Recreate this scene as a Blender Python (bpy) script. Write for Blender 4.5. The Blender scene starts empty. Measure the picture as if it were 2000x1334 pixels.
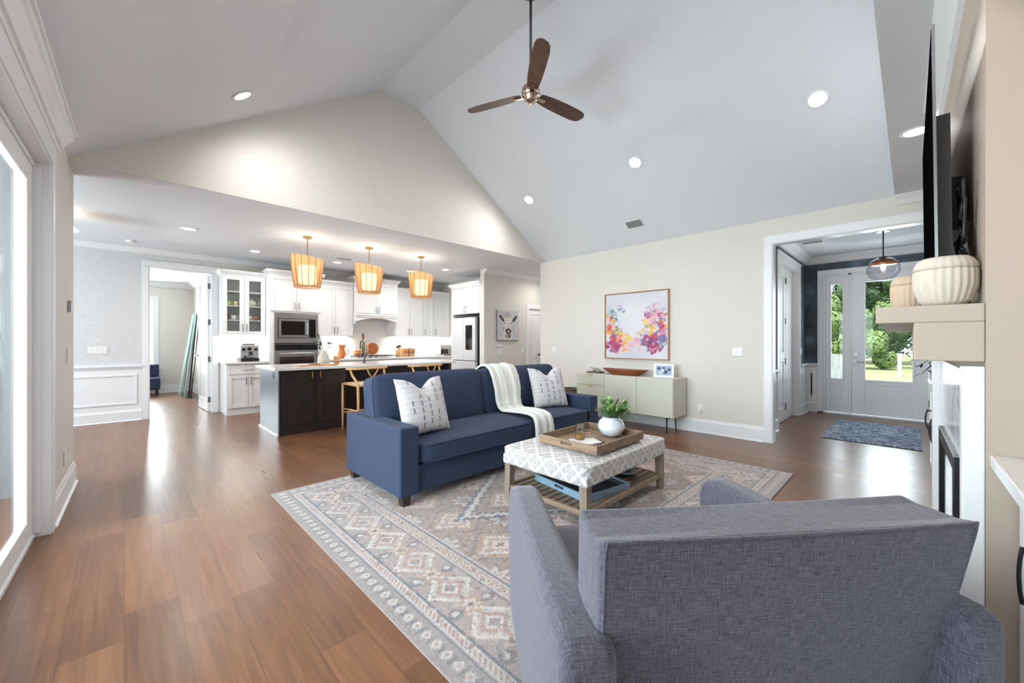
import bpy, bmesh, math, random
import numpy as np
from mathutils import Vector, Matrix, noise as mnoise
R = math.radians
scene = bpy.context.scene
C = scene.collection

# ---------------------------------------------------------------- camera, world, light, exposure
cam_d = bpy.data.cameras.new('camera'); cam = bpy.data.objects.new('camera', cam_d); C.objects.link(cam)
cam.location = (0, 0, 1.27); cam.rotation_euler = (R(90), 0, R(-44.59))
cam_d.sensor_width = 36; cam_d.lens = 36*767.9/2000; cam_d.clip_start = 0.02; cam_d.clip_end = 300
cam_d.shift_y = 0.0
scene.camera = cam
vs = scene.view_settings
vs.view_transform = 'Standard'; vs.look = 'None'; vs.gamma = 1; vs.use_curve_mapping = False
vs.exposure = 0.55
w = bpy.data.worlds.new('world'); scene.world = w; w.use_nodes = True
wn = w.node_tree; wn.nodes.clear()
wo = wn.nodes.new('ShaderNodeOutputWorld'); wb = wn.nodes.new('ShaderNodeBackground')
wb.inputs[0].default_value = (0.80, 0.90, 1.0, 1); wb.inputs[1].default_value = 1.4
wn.links.new(wb.outputs[0], wo.inputs[0])

def lamp(kind, name, loc, energy, color=(1, 1, 1), size=0.1, size_y=None, rot=(0, 0, 0), **k):
    d = bpy.data.lights.new(name, kind); d.energy = energy; d.color = color
    if kind == 'AREA':
        d.size = size
        if size_y: d.shape = 'RECTANGLE'; d.size_y = size_y
        else: d.shape = 'DISK'
    elif kind == 'SUN': d.angle = size
    else: d.shadow_soft_size = size
    for a, b in k.items(): setattr(d, a, b)
    o = bpy.data.objects.new(name, d); o.location = loc; o.rotation_euler = rot; C.objects.link(o)
    return o
lamp('SUN', 'sun', (-20, 5, 30), 4.0, (1, 0.95, 0.86), R(2), rot=(0, R(-32), R(-12)))
DAY = (0.80, 0.91, 1.0)
# daylight standing outside the patio slider, an added nook window, the study window, the front door
lamp('AREA', 'daylight_patio', (-2.0, 2.6, 1.5), 260, DAY, 3.2, 2.3, rot=(R(92), 0, R(-90)))
lamp('AREA', 'nook_fill_light', (-3.35, 7.0, 1.5), 115, DAY, 2.0, 1.6, rot=(R(106), 0, R(-90)))  # added fill lamp, brightens nook and kitchen from out of view
lamp('AREA', 'daylight_study', (0.1, 13.5, 1.5), 260, (.9, .95, 1), 1.2, 1.6, rot=(R(90), 0, R(180)))
lamp('AREA', 'daylight_entry', (9.5, 0.4, 1.5), 45, DAY, 1.2, 1.8, rot=(R(90), 0, R(90)))

# ---------------------------------------------------------------- helpers
def lin(c):
    c = [x/255 for x in c[:3]]
    return tuple((x/12.92 if x <= 0.04045 else ((x+0.055)/1.055)**2.4) for x in c) + (1,)

class NT:
    """tiny node-expression builder"""
    def __init__(s, m): s.t = m.node_tree; s.n = s.t.nodes; s.l = s.t.links
    def node(s, typ, **k):
        n = s.n.new(typ)
        for a, b in k.items(): setattr(n, a, b)
        return n
    def put(s, sock, v):
        if isinstance(v, X): s.l.new(v.o, sock)
        elif hasattr(v, 'is_output'): s.l.new(v, sock)
        else: sock.default_value = v
    def math(s, op, a, b=0.0, c=None):
        n = s.node('ShaderNodeMath', operation=op); s.put(n.inputs[0], a); s.put(n.inputs[1], b)
        if c is not None: s.put(n.inputs[2], c)
        return X(s, n.outputs[0])
    def coord(s, which='UV'):
        n = s.node('ShaderNodeTexCoord'); return n.outputs[which]
    def xyz(s, v):
        n = s.node('ShaderNodeSeparateXYZ'); s.put(n.inputs[0], v)
        return X(s, n.outputs[0]), X(s, n.outputs[1]), X(s, n.outputs[2])
    def vec(s, x, y, z=0.0):
        n = s.node('ShaderNodeCombineXYZ'); s.put(n.inputs[0], x); s.put(n.inputs[1], y); s.put(n.inputs[2], z)
        return n.outputs[0]
    def noise(s, v, scale, detail=3, rough=0.5, dist=0.0):
        n = s.node('ShaderNodeTexNoise'); s.put(n.inputs['Vector'], v)
        n.inputs['Scale'].default_value = scale; n.inputs['Detail'].default_value = detail
        n.inputs['Roughness'].default_value = rough; n.inputs['Distortion'].default_value = dist
        return X(s, n.outputs[0])
    def vor(s, v, scale, feature='F1', out=0):
        n = s.node('ShaderNodeTexVoronoi', feature=feature); s.put(n.inputs['Vector'], v)
        n.inputs['Scale'].default_value = scale
        return X(s, n.outputs[out])
    def white(s, v):
        n = s.node('ShaderNodeTexWhiteNoise', noise_dimensions='3D'); s.put(n.inputs['Vector'], v)
        return X(s, n.outputs[0])
    def mix(s, f, a, b):
        n = s.node('ShaderNodeMix', data_type='RGBA'); s.put(n.inputs[0], f); s.put(n.inputs[6], a); s.put(n.inputs[7], b)
        return X(s, n.outputs[2])
    def ramp(s, f, stops):
        n = s.node('ShaderNodeValToRGB'); s.put(n.inputs[0], f); e = n.color_ramp.elements
        while len(e) < len(stops): e.new(0.5)
        for q, (p, c) in zip(e, stops): q.position = p; q.color = lin(c)
        return X(s, n.outputs[0])
    def bump(s, h, strength=0.2, dist=0.01):
        n = s.node('ShaderNodeBump'); n.inputs['Strength'].default_value = strength; n.inputs['Distance'].default_value = dist
        s.put(n.inputs['Height'], h); return n.outputs[0]
class X:
    def __init__(s, t, o): s.t = t; s.o = o
    def __add__(s, b): return s.t.math('ADD', s, b)
    def __sub__(s, b): return s.t.math('SUBTRACT', s, b)
    def __mul__(s, b): return s.t.math('MULTIPLY', s, b)
    def __truediv__(s, b): return s.t.math('DIVIDE', s, b)
    def lt(s, b): return s.t.math('LESS_THAN', s, b)
    def gt(s, b): return s.t.math('GREATER_THAN', s, b)
    def floor(s): return s.t.math('FLOOR', s)
    def frac(s): return s.t.math('FRACT', s)
    def abs(s): return s.t.math('ABSOLUTE', s)
    def sin(s): return s.t.math('SINE', s)
    def mx(s, b): return s.t.math('MAXIMUM', s, b)
    def mn(s, b): return s.t.math('MINIMUM', s, b)

def mat(name, col, rough=0.5, metal=0.0, spec=0.5, emit=None, es=1.0, trans=0.0, coat=0.0, sheen=0.0, fn=None):
    m = bpy.data.materials.new(name); m.use_nodes = True
    p = m.node_tree.nodes['Principled BSDF']
    p.inputs['Base Color'].default_value = lin(col); p.inputs['Roughness'].default_value = rough
    p.inputs['Metallic'].default_value = metal; p.inputs['Specular IOR Level'].default_value = spec
    p.inputs['Transmission Weight'].default_value = trans; p.inputs['Coat Weight'].default_value = coat
    p.inputs['Sheen Weight'].default_value = sheen
    if emit: p.inputs['Emission Color'].default_value = lin(emit); p.inputs['Emission Strength'].default_value = es
    if fn: fn(NT(m), p)
    return m
def subtle(scale=3.0, amt=0.03, bs=0.0, bscale=200):
    """paint with faint unevenness"""
    def f(t, p):
        c = p.inputs['Base Color'].default_value[:]
        n = t.noise(t.coord('Object'), scale, 3)
        lo = tuple(x*(1-amt) for x in c[:3])+(1,); hi = tuple(min(1, x*(1+amt)) for x in c[:3])+(1,)
        t.put(p.inputs['Base Color'], t.mix(n, lo, hi))
        if bs: t.put(p.inputs['Normal'], t.bump(t.noise(t.coord('Object'), bscale, 2), bs, 0.002))
    return f
def weave(c1, c2, scale=350, amt=0.5, bs=0.35):
    """woven cloth: threads in two directions, UVs in metres"""
    def f(t, p):
        u, v, _ = t.xyz(t.coord('UV'))
        a = t.noise(t.vec(u*30.0, v*float(scale)), 1.0, 3, 0.7); b = t.noise(t.vec(u*float(scale), v*30.0), 1.0, 3, 0.7)
        k = ((a+b)*0.5-0.5)*3.0*amt+0.5
        t.put(p.inputs['Base Color'], t.mix(t.math('MINIMUM', t.math('MAXIMUM', k, 0.0), 1.0), lin(c1), lin(c2)))
        t.put(p.inputs['Normal'], t.bump(a+b, bs, 0.002))
    return f
def woodf(c1, c2, axis=0, scale=1.0):
    def f(t, p):
        x, y, z = t.xyz(t.coord('Object')); q = [x*14.0*scale, y*14.0*scale, z*14.0*scale]; q[axis] = q[axis]*0.08
        n = t.noise(t.vec(*q), 1.6, 5, 0.6, 1.2)
        t.put(p.inputs['Base Color'], t.mix(t.math('MULTIPLY_ADD', n, 2.2, -0.6), lin(c1), lin(c2)))
        t.put(p.inputs['Normal'], t.bump(n, 0.15, 0.003))
    return f

OFF = {}
def off(o): return OFF.get(o.name, Vector((0, 0, 0))) if o else Vector((0, 0, 0))
class Fr:
    """wall-facing frame: u to the viewer's right, n out of the wall, z up"""
    def __init__(s, x, y, z=0, ang=0): s.o = Vector((x, y, z)); a = R(ang); s.U = Vector((math.cos(a), math.sin(a), 0)); s.N = Vector((math.sin(a), -math.cos(a), 0))
    def __call__(s, u, n, z): return s.o + s.U*u + s.N*n + Vector((0, 0, z))
class MB:
    def __init__(s, f=None): s.b = bmesh.new(); s.f = f
    def v(s, x, y, z): return s.b.verts.new(s.f(x, y, z) if s.f else (x, y, z))
    def box(s, x0, x1, y0, y1, z0, z1):
        q = [s.v(x, y, z) for z in (z0, z1) for (x, y) in ((x0, y0), (x1, y0), (x1, y1), (x0, y1))]
        for i in ((0, 3, 2, 1), (4, 5, 6, 7), (0, 1, 5, 4), (1, 2, 6, 5), (2, 3, 7, 6), (3, 0, 4, 7)):
            s.b.faces.new([q[k] for k in i])
        return s
    def tbox(s, b, t, z0, z1):
        """box with different bottom and top rectangles (x0,x1,y0,y1)"""
        q = [s.v(x, y, z) for (r, z) in ((b, z0), (t, z1)) for (x, y) in ((r[0], r[2]), (r[1], r[2]), (r[1], r[3]), (r[0], r[3]))]
        for i in ((0, 3, 2, 1), (4, 5, 6, 7), (0, 1, 5, 4), (1, 2, 6, 5), (2, 3, 7, 6), (3, 0, 4, 7)):
            s.b.faces.new([q[k] for k in i])
        return s
    def prism(s, pts, a, b, axis='y'):
        """extrude a 2D outline; axis y: pts are (x,z); axis x: pts are (y,z); axis z: pts are (x,y)"""
        m = {'y': lambda p, d: (p[0], d, p[1]), 'x': lambda p, d: (d, p[0], p[1]), 'z': lambda p, d: (p[0], p[1], d)}[axis]
        A = [s.v(*m(p, a)) for p in pts]; B = [s.v(*m(p, b)) for p in pts]; n = len(pts)
        s.b.faces.new(A); s.b.faces.new(B[::-1])
        for i in range(n): s.b.faces.new([A[i], B[i], B[(i+1) % n], A[(i+1) % n]])
        return s
    def lathe(s, prof, c=(0, 0, 0), n=32, flute=0, fa=0.0, sx=1, sy=1):
        rings = []
        for r, z in prof:
            ring = []
            for i in range(n):
                t = 2*math.pi*i/n; rr = r*(1-fa*(0.5+0.5*math.cos(t*flute))) if flute else r
                ring.append(s.v(c[0]+rr*math.cos(t)*sx, c[1]+rr*math.sin(t)*sy, c[2]+z))
            rings.append(ring)
        for a, b in zip(rings, rings[1:]):
            for i in range(n): s.b.faces.new([a[i], a[(i+1) % n], b[(i+1) % n], b[i]])
        if prof[0][0] > 1e-6: s.b.faces.new(rings[0][::-1])
        if prof[-1][0] > 1e-6: s.b.faces.new(rings[-1])
        return s
    def tube(s, pts, r, n=10, close=False):
        P = [Vector(s.f(*p)) if s.f else Vector(p) for p in pts]; rs = r if isinstance(r, (list, tuple)) else [r]*len(P)
        rings = []; up = None
        for i, p in enumerate(P):
            if close: d = P[(i+1) % len(P)]-P[i-1]
            else: d = P[min(i+1, len(P)-1)]-P[max(i-1, 0)]
            d.normalize()
            if up is None: up = Vector((0, 0, 1)) if abs(d.z) < 0.9 else Vector((1, 0, 0))
            a = up - d*up.dot(d)
            if a.length < 1e-4: a = Vector((0, 1, 0)) - d*d.y
            a.normalize(); up = a; b = d.cross(a)
            rings.append([s.b.verts.new(p+(a*math.cos(2*math.pi*k/n)+b*math.sin(2*math.pi*k/n))*rs[i]) for k in range(n)])
        pr = list(zip(rings, rings[1:])) + ([(rings[-1], rings[0])] if close else [])
        for A, B in pr:
            for k in range(n): s.b.faces.new([A[k], A[(k+1) % n], B[(k+1) % n], B[k]])
        if not close: s.b.faces.new(rings[0][::-1]); s.b.faces.new(rings[-1])
        return s
    def disc(s, c, r, th, n=32):
        return s.lathe([(r, 0), (r, th)], c, n)
    def puff(s, cx, cy, cz, hx, hy, hz, k=7.0, n=12, bulge=0.0, M=None, fn=None):
        """rounded cushion"""
        g = {}
        def vert(a, b, c):
            key = (round(a, 4), round(b, 4), round(c, 4))
            if key not in g:
                d = (abs(a)**k+abs(b)**k+abs(c)**k)**(1/k)
                p = Vector((a/d*hx, b/d*hy, c/d*hz))
                p.z += bulge*(1-a*a)*(1-b*b)*(1 if c > 0 else -0.3)*abs(c)
                if fn: p = fn(p, a, b, c)
                if M: p = M @ p
                p += Vector((cx, cy, cz)); g[key] = s.v(*p)
            return g[key]
        L = [math.tan(R(45)*(-1+2*i/n)) for i in range(n+1)]
        L = [math.copysign(abs(x)**0.8, x) for x in L]
        for ax in range(3):
            for sg in (-1, 1):
                for i in range(n):
                    for j in range(n):
                        q = []
                        for (a, b) in ((L[i], L[j]), (L[i+1], L[j]), (L[i+1], L[j+1]), (L[i], L[j+1])):
                            t = [0, 0, 0]; t[ax] = sg; t[(ax+1) % 3] = a; t[(ax+2) % 3] = b; q.append(vert(*t))
                        s.b.faces.new(q)
        return s
    def grid(s, fn, nu, nv):
        G = [[s.b.verts.new(s.f(*fn(i/nu, j/nv)) if s.f else fn(i/nu, j/nv)) for j in range(nv+1)] for i in range(nu+1)]
        for i in range(nu):
            for j in range(nv): s.b.faces.new([G[i][j], G[i+1][j], G[i+1][j+1], G[i][j+1]])
        return s
    def leaf(s, p, d, L, W, up=Vector((0, 0, 1)), bend=0.3):
        d = Vector(d).normalized(); sd = d.cross(up)
        if sd.length < 0.05: sd = Vector((1, 0, 0))
        sd.normalize(); nn = sd.cross(d); p = Vector(p)
        prev = None
        for k, (t, wd) in enumerate(((0, 0.08), (0.3, 0.8), (0.6, 0.95), (0.85, 0.5), (1, 0.03))):
            c = p+d*(L*t)-nn*(bend*L*t*t) ; a = s.b.verts.new(c-sd*W*wd*0.5); m_ = s.b.verts.new(c-nn*W*0.12*wd); b = s.b.verts.new(c+sd*W*wd*0.5)
            if prev: s.b.faces.new([prev[0], prev[1], m_, a]); s.b.faces.new([prev[1], prev[2], b, m_])
            prev = (a, m_, b)
        return s
    def build(s, name, m, parent=None, label=None, bevel=0, smooth=False, recalc=True, subsurf=0, solid=0, seg=2):
        if recalc: bmesh.ops.recalc_face_normals(s.b, faces=s.b.faces)
        o3 = off(parent)
        uv = s.b.loops.layers.uv.new('UVMap')
        for fc in s.b.faces:
            n = fc.normal; ax = max(range(3), key=lambda i: abs(n[i]))
            for lp in fc.loops:
                c = lp.vert.co
                lp[uv].uv = ((c.y, c.z) if ax == 0 else (c.x, c.z) if ax == 1 else (c.x, c.y))
            fc.smooth = smooth
        me = bpy.data.meshes.new(name)
        s.b.to_mesh(me); s.b.free()
        if o3.length: me.transform(Matrix.Translation(-o3))
        o = bpy.data.objects.new(name, me); C.objects.link(o)
        for q in (m if isinstance(m, (list, tuple)) else [m]): me.materials.append(q)
        if parent: o.parent = parent; OFF[o.name] = o3
        if label: o['label'] = label
        if solid: k = o.modifiers.new('s', 'SOLIDIFY'); k.thickness = solid; k.offset = 0
        if bevel: k = o.modifiers.new('b', 'BEVEL'); k.width = bevel; k.segments = seg; k.limit_method = 'ANGLE'; k.angle_limit = R(40)
        if subsurf: k = o.modifiers.new('ss', 'SUBSURF'); k.levels = subsurf; k.render_levels = subsurf
        return o
def tag(o, label, cat, group=None, kind=None):
    if label: o['label'] = label
    if cat: o['category'] = cat
    if group: o['group'] = group
    if kind: o['kind'] = kind
    return o
def thing(name, label, cat, loc, group=None):
    o = bpy.data.objects.new(name, None); C.objects.link(o); o.location = loc; o.empty_display_size = 0.05
    OFF[o.name] = Vector(loc); return tag(o, label, cat, group)
def struct(o, label=None, cat=None): o['kind'] = 'structure'; return tag(o, label, cat)
def dup(o, parent=None, loc=None, label=None, delta=None):
    c = o.copy(); C.objects.link(c); c.parent = parent
    if loc: c.location = loc
    if delta: c.location = o.location+Vector(delta)
    if label: c['label'] = label
    for ch in list(o.children): dup(ch, c)
    return c
def colorgrid(name, F, u0, u1, z0, z1, n0, nu, nv, rgb, parent, m, label=None):
    """flat picture surface: a fine grid whose corners carry the paint colour; F maps (u,n,z)"""
    o3 = off(parent)
    us = np.linspace(u0, u1, nu+1); zs = np.linspace(z0, z1, nv+1)
    P = np.empty((nu+1, nv+1, 3))
    a = np.array(F(u0, n0, z0)); b = np.array(F(u1, n0, z0))-a; d = np.array(F(u0, n0, z1))-a
    P[:] = a[None, None]+np.linspace(0, 1, nu+1)[:, None, None]*b+np.linspace(0, 1, nv+1)[None, :, None]*d - np.array(o3)
    idx = np.arange((nu+1)*(nv+1)).reshape(nu+1, nv+1)
    q = np.stack([idx[:-1, :-1], idx[1:, :-1], idx[1:, 1:], idx[:-1, 1:]], -1).reshape(-1, 4)
    me = bpy.data.meshes.new(name); me.from_pydata(P.reshape(-1, 3).tolist(), [], q.tolist())
    U, V = np.meshgrid(np.linspace(0, 1, nu+1), np.linspace(0, 1, nv+1), indexing='ij')
    col = rgb(U, V); s = np.clip(col, 0, 255)/255; s = np.where(s <= 0.04045, s/12.92, ((s+0.055)/1.055)**2.4)
    ca = me.color_attributes.new('paint', 'FLOAT_COLOR', 'POINT')
    ca.data.foreach_set('color', np.concatenate([s, np.ones(s.shape[:2]+(1,))], -1).astype(np.float32).ravel())
    o = bpy.data.objects.new(name, me); C.objects.link(o); me.materials.append(m)
    if parent: o.parent = parent; OFF[o.name] = o3
    if label: o['label'] = label
    return o
def attr_mat(name, rough, nscale=0, namt=0.1, sheen=0):
    def f(t, p):
        a = t.node('ShaderNodeAttribute', attribute_name='paint').outputs['Color']
        if nscale:
            n = t.noise(t.coord('Object'), nscale, 3, 0.7)
            m = t.node('ShaderNodeMix', data_type='RGBA', blend_type='MULTIPLY'); m.inputs[0].default_value = 1
            t.put(m.inputs[6], a); t.put(m.inputs[7], t.ramp(n, [(0.3, (255*(1-namt),)*3), (0.7, (255,)*3)]))
            t.l.new(m.outputs[2], p.inputs['Base Color']); t.put(p.inputs['Normal'], t.bump(n, 0.3, 0.004))
        else: t.l.new(a, p.inputs['Base Color'])
    return mat(name, (255, 255, 255), rough, sheen=sheen, fn=f)

# ---------------------------------------------------------------- materials
M = {}
M['wall'] = mat('warm_white_paint', (219, 214, 207), 0.7, fn=subtle(2, .015, .1))
M['ceil'] = mat('ceiling_paint', (224, 227, 232), 0.8, fn=subtle(1.5, .01, .1))
M['trim'] = mat('trim_paint', (232, 233, 235), 0.35)
M['cab'] = mat('cabinet_white', (231, 232, 233), 0.35)
M['taupe'] = mat('fireplace_paint', (180, 164, 150), 0.6, fn=subtle(2, .02))
M['dark'] = mat('island_espresso', (44, 36, 36), 0.35, fn=woodf((36, 30, 31), (54, 43, 41), 2))
M['steel'] = mat('stainless', (176, 177, 180), 0.28, 1.0)
M['nickel'] = mat('nickel', (120, 118, 116), 0.3, 1.0)
M['chrome'] = mat('polished', (190, 190, 190), 0.15, 1.0)
M['brass'] = mat('brass', (184, 150, 84), 0.3, 1.0)
M['black'] = mat('black_metal', (24, 24, 26), 0.4)
M['blackglass'] = mat('black_glass', (14, 15, 17), 0.08)
M['quartz'] = mat('white_quartz', (224, 223, 221), 0.16, fn=subtle(6, .03))
M['slat'] = mat('vent_dark', (120, 120, 122), 0.6)
def floorf(t, p):
    x, y, z = t.xyz(t.coord('Object'))
    wd = 0.19; k = (x/wd).floor(); fx = (x/wd).frac()
    o = t.white(t.vec(k, 3.1, 0.0)); ly = y/1.35+o*7.0; j = ly.floor(); fy = ly.frac()
    rnd = t.white(t.vec(k, j, 1.7)); rnd2 = t.white(t.vec(k, j, 9.2))
    g = t.noise(t.vec(x*4.0+rnd*40.0, y*0.55+rnd2*30.0, rnd*9.0), 1.4, 3, 0.5, 0.3)
    ga = t.noise(t.vec(x*38.0+rnd*11.0, y*1.8+rnd2*5.0, rnd*9.0), 1.0, 4, 0.65, 0.6)
    fine = t.noise(t.vec(x*150.0, y*6.0, rnd*5.0), 1.0, 3, 0.6)
    ring = (g*48.0).sin()*0.5+0.5
    k = t.math('MINIMUM', t.math('MAXIMUM', (ga-0.5)*2.4+0.5, 0.0), 1.0)
    base = t.ramp(rnd, [(0.0, (90, 57, 39)), (0.3, (114, 75, 50)), (0.65, (136, 93, 64)), (1.0, (104, 69, 52))])
    c = t.mix(0.40, base, t.mix(k, lin((72, 45, 30)), lin((148, 104, 72))))
    c = t.mix(ring*0.20, c, lin((88, 57, 40))); c = t.mix(fine*0.16, c, lin((92, 60, 44)))
    e = (fx.lt(0.012) + fx.gt(0.988) + fy.lt(0.0022)).mn(1.0)
    c = t.mix(e*0.38, c, lin((60, 38, 27)))
    t.put(p.inputs['Base Color'], c)
    t.put(p.inputs['Roughness'], t.math('MULTIPLY_ADD', g, 0.10, 0.24))
    t.put(p.inputs['Normal'], t.bump(ga*0.3+fine*0.15-e*0.8, 0.10, 0.003))
M['floor'] = mat('oak_floor', (140, 95, 65), 0.3, spec=0.5, fn=floorf)
def paperf(t, p):
    v = t.coord('Object'); x, y, z = t.xyz(v)
    q = t.noise(t.vec(x*5.0, y*5.0, z*5.0), 1.0, 2, 0.5, 2.5)
    r = ((q*16.0).frac()-0.5).abs()*2.0; r2 = t.noise(v, 40, 3)
    t.put(p.inputs['Base Color'], t.mix(r*0.55+r2*0.25, lin((196, 196, 198)), lin((226, 226, 228))))
M['paper'] = mat('grey_botanical_wallpaper', (206, 206, 208), 0.6, fn=paperf)
def tealf(t, p):
    x, y, z = t.xyz(t.coord('Object')); u = x+y
    bl = t.vor(t.vec(u*1.0, 0.0, z*1.0), 4.2, 'F1'); pet = t.noise(t.vec(u, 0.0, z), 9.0, 3, 0.6, 2.0)
    rr = ((bl*7.0+pet*1.5).frac()-0.5).abs()*2.0
    c = t.ramp(bl, [(0.0, (130, 140, 152)), (0.25, (84, 106, 124)), (0.5, (54, 76, 94)), (0.8, (44, 58, 68))])
    c = t.mix(rr.lt(0.3)*0.45, c, lin((112, 116, 112))); c = t.mix(pet.gt(0.6)*0.4, c, lin((76, 82, 74)))
    t.put(p.inputs['Base Color'], c)
M['teal'] = mat('teal_floral_wallpaper', (60, 80, 95), 0.55, fn=tealf)
def tilef(t, p):
    x, y, z = t.xyz(t.coord('Object')); k = (z/0.075).floor(); u = (x+y)/0.2+(k*0.5).frac()
    e = ((z/0.075).frac().lt(0.04)+u.frac().lt(0.015)).mn(1.0)
    t.put(p.inputs['Base Color'], t.mix(e, lin((236, 236, 235)), lin((214, 214, 213))))
    t.put(p.inputs['Normal'], t.bump(e*-1.0, 0.3, 0.002))
M['tile'] = mat('white_subway_tile', (236, 236, 235), 0.18, fn=tilef)
def marblef(t, p):
    v = t.coord('Object'); x, y, z = t.xyz(v)
    n = t.noise(t.vec(x*1.2+z*1.3, y, z*1.1-x), 1.6, 6, 0.6, 2.2); r = ((n*4.0).frac()-0.5).abs()
    t.put(p.inputs['Base Color'], t.ramp(r, [(0.0, (148, 150, 155)), (0.09, (196, 198, 202)), (0.3, (222, 223, 226)), (0.5, (234, 234, 236))]))
M['marble'] = mat('grey_white_marble', (226, 226, 228), 0.12, fn=marblef)
M['sofa'] = mat('navy_twill', (60, 76, 104), 0.85, sheen=0.04, fn=weave((32, 43, 66), (45, 60, 90), 500, 0.4, 0.15))
M['chair'] = mat('heather_grey', (112, 112, 126), 0.9, sheen=0.3, fn=weave((36, 37, 49), (108, 103, 119), 300, 1.25, 0.4))
M['chair_leg'] = mat('espresso_leg', (46, 34, 30), 0.4)
M['throw'] = mat('cream_throw', (216, 217, 211), 0.95, sheen=0.4, fn=weave((204, 206, 200), (226, 226, 220), 260, 0.6, 0.6))
def latt(t, p):
    u, v, _ = t.xyz(t.coord('UV')); s = 0.155
    def ring(ox, oy, r, wdt):
        a = (u/s+ox).frac()-0.5; b = (v/s+oy).frac()-0.5
        return (t.math('SQRT', a*a+b*b)-r).abs().lt(wdt)
    def diag(sg, o, wdt): return (((u+v*sg)/s+o).frac()-0.5).abs().lt(wdt)
    k = (ring(0, 0, .42, .03)+ring(.5, .5, .42, .03)+ring(0, 0, .16, .022)+diag(1.0, 0, .022)+diag(-1.0, 0, .022)+diag(1.0, .5, .022)).mn(1.0)
    n = t.noise(t.coord('Object'), 9, 3)
    c = t.mix(n, lin((150, 153, 162)), lin((186, 179, 170)))
    t.put(p.inputs['Base Color'], t.mix(k*0.85, c, lin((220, 217, 212))))
M['lattice'] = mat('lattice_print_cloth', (200, 200, 200), 0.9, sheen=0.2, fn=latt)
M['greywood'] = mat('weathered_wood', (138, 122, 108), 0.6, fn=woodf((112, 98, 86), (158, 141, 124), 2))
M['traywood'] = mat('tray_wood', (132, 108, 86), 0.55, fn=woodf((104, 84, 68), (156, 130, 104), 1))
M['slatwood'] = mat('slat_wood', (138, 118, 100), 0.6, fn=woodf((110, 92, 78), (160, 138, 116), 1))
M['stool'] = mat('oak_stool', (212, 164, 112), 0.45, fn=woodf((200, 150, 98), (226, 180, 128), 2))
M['cord'] = mat('paper_cord', (214, 200, 176), 0.8)
M['walnut'] = mat('walnut', (112, 72, 48), 0.35, fn=woodf((82, 52, 36), (128, 84, 58), 0))
M['blade'] = mat('walnut_blade', (88, 62, 50), 0.5, fn=woodf((66, 46, 38), (108, 78, 62), 0))
M['bowlw'] = mat('cherry_bowl', (140, 76, 40), 0.4, fn=woodf((112, 58, 30), (158, 88, 48), 1))
M['maple'] = mat('maple_board', (206, 158, 108), 0.5, fn=woodf((186, 136, 86), (220, 176, 128), 0))
M['cream'] = mat('sage_cream_lacquer', (203, 203, 188), 0.45)
def cred(t, p):
    x, y, z = t.xyz(t.coord('Object'))
    r = (((z*11.0).frac()-0.5).abs()*1.1+y*26.0).frac(); e = (r-0.5).abs()
    t.put(p.inputs['Base Color'], t.mix(e.lt(0.12)*0.25, lin((205, 205, 191)), lin((188, 189, 176))))
    t.put(p.inputs['Normal'], t.bump(e, 0.2, 0.003))
M['chevron'] = mat('chevron_fluted_lacquer', (203, 203, 188), 0.45, fn=cred)
M['goldframe'] = mat('oak_frame', (178, 136, 96), 0.45, fn=woodf((160, 118, 80), (196, 152, 108), 2))
def potf(t, p):
    t.put(p.inputs['Base Color'], t.mix(t.noise(t.coord('Object'), 30, 4), lin((196, 184, 172)), lin((212, 201, 190))))
M['pot'] = mat('matte_stoneware', (208, 196, 184), 0.85, fn=potf)
M['pot2'] = mat('tan_stoneware', (196, 172, 150), 0.85, fn=subtle(20, .06))
M['ceramic'] = mat('glazed_white', (216, 222, 228), 0.12, coat=0.5)
M['leaf'] = mat('leaf_green', (84, 124, 62), 0.45, fn=subtle(25, .35))
M['leafd'] = mat('leaf_dark', (62, 66, 66), 0.6)
M['stem'] = mat('stem', (72, 88, 50), 0.6)
M['copper'] = mat('terracotta_glaze', (186, 106, 52), 0.3, fn=subtle(15, .15))
M['glaze'] = mat('speckled_cream', (206, 200, 188), 0.6, fn=subtle(40, .1))
M['plate'] = mat('plate_white', (232, 231, 228), 0.4)
M['bronze'] = mat('amber_jute', (196, 138, 72), 0.7)
def rattan(t, p):
    x, y, z = t.xyz(t.coord('Object'))
    a = t.math('ARCTAN2', y, x); r = ((a*(16/math.pi)).frac()-0.5).abs(); n = t.noise(t.vec(a*24.0, z*1.5, 0.0), 1.5, 4, 0.7)
    c = t.mix(n, lin((158, 116, 72)), lin((222, 182, 132)))
    c = t.mix(r.lt(0.05)*0.7, c, lin((112, 72, 36)))
    t.put(p.inputs['Base Color'], c)
    tr = t.node('ShaderNodeBsdfTranslucent'); t.put(tr.inputs[0], c); tp = t.node('ShaderNodeBsdfTransparent')
    m1 = t.node('ShaderNodeMixShader'); m1.inputs[0].default_value = 0.55
    t.l.new(p.outputs[0], m1.inputs[1]); t.l.new(tr.outputs[0], m1.inputs[2])
    m2 = t.node('ShaderNodeMixShader'); t.put(m2.inputs[0], t.math('MULTIPLY', t.noise(t.vec(a*90.0, z*220.0, 0.0), 1.0, 2), 0.5))
    t.l.new(m1.outputs[0], m2.inputs[1]); t.l.new(tp.outputs[0], m2.inputs[2])
    t.l.new(m2.outputs[0], t.n['Material Output'].inputs[0])
M['rattan'] = mat('woven_amber_shade', (200, 150, 90), 0.7, fn=rattan)
M['bulb'] = mat('lit_diffuser', (255, 236, 205), 0.5, emit=(255, 236, 206), es=2.4)
M['lens'] = mat('lit_lens', (255, 255, 255), 0.5, emit=(255, 253, 248), es=9.0)
M['candle'] = mat('lit_filament', (255, 240, 210), 0.5, emit=(255, 240, 214), es=25.0)
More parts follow.
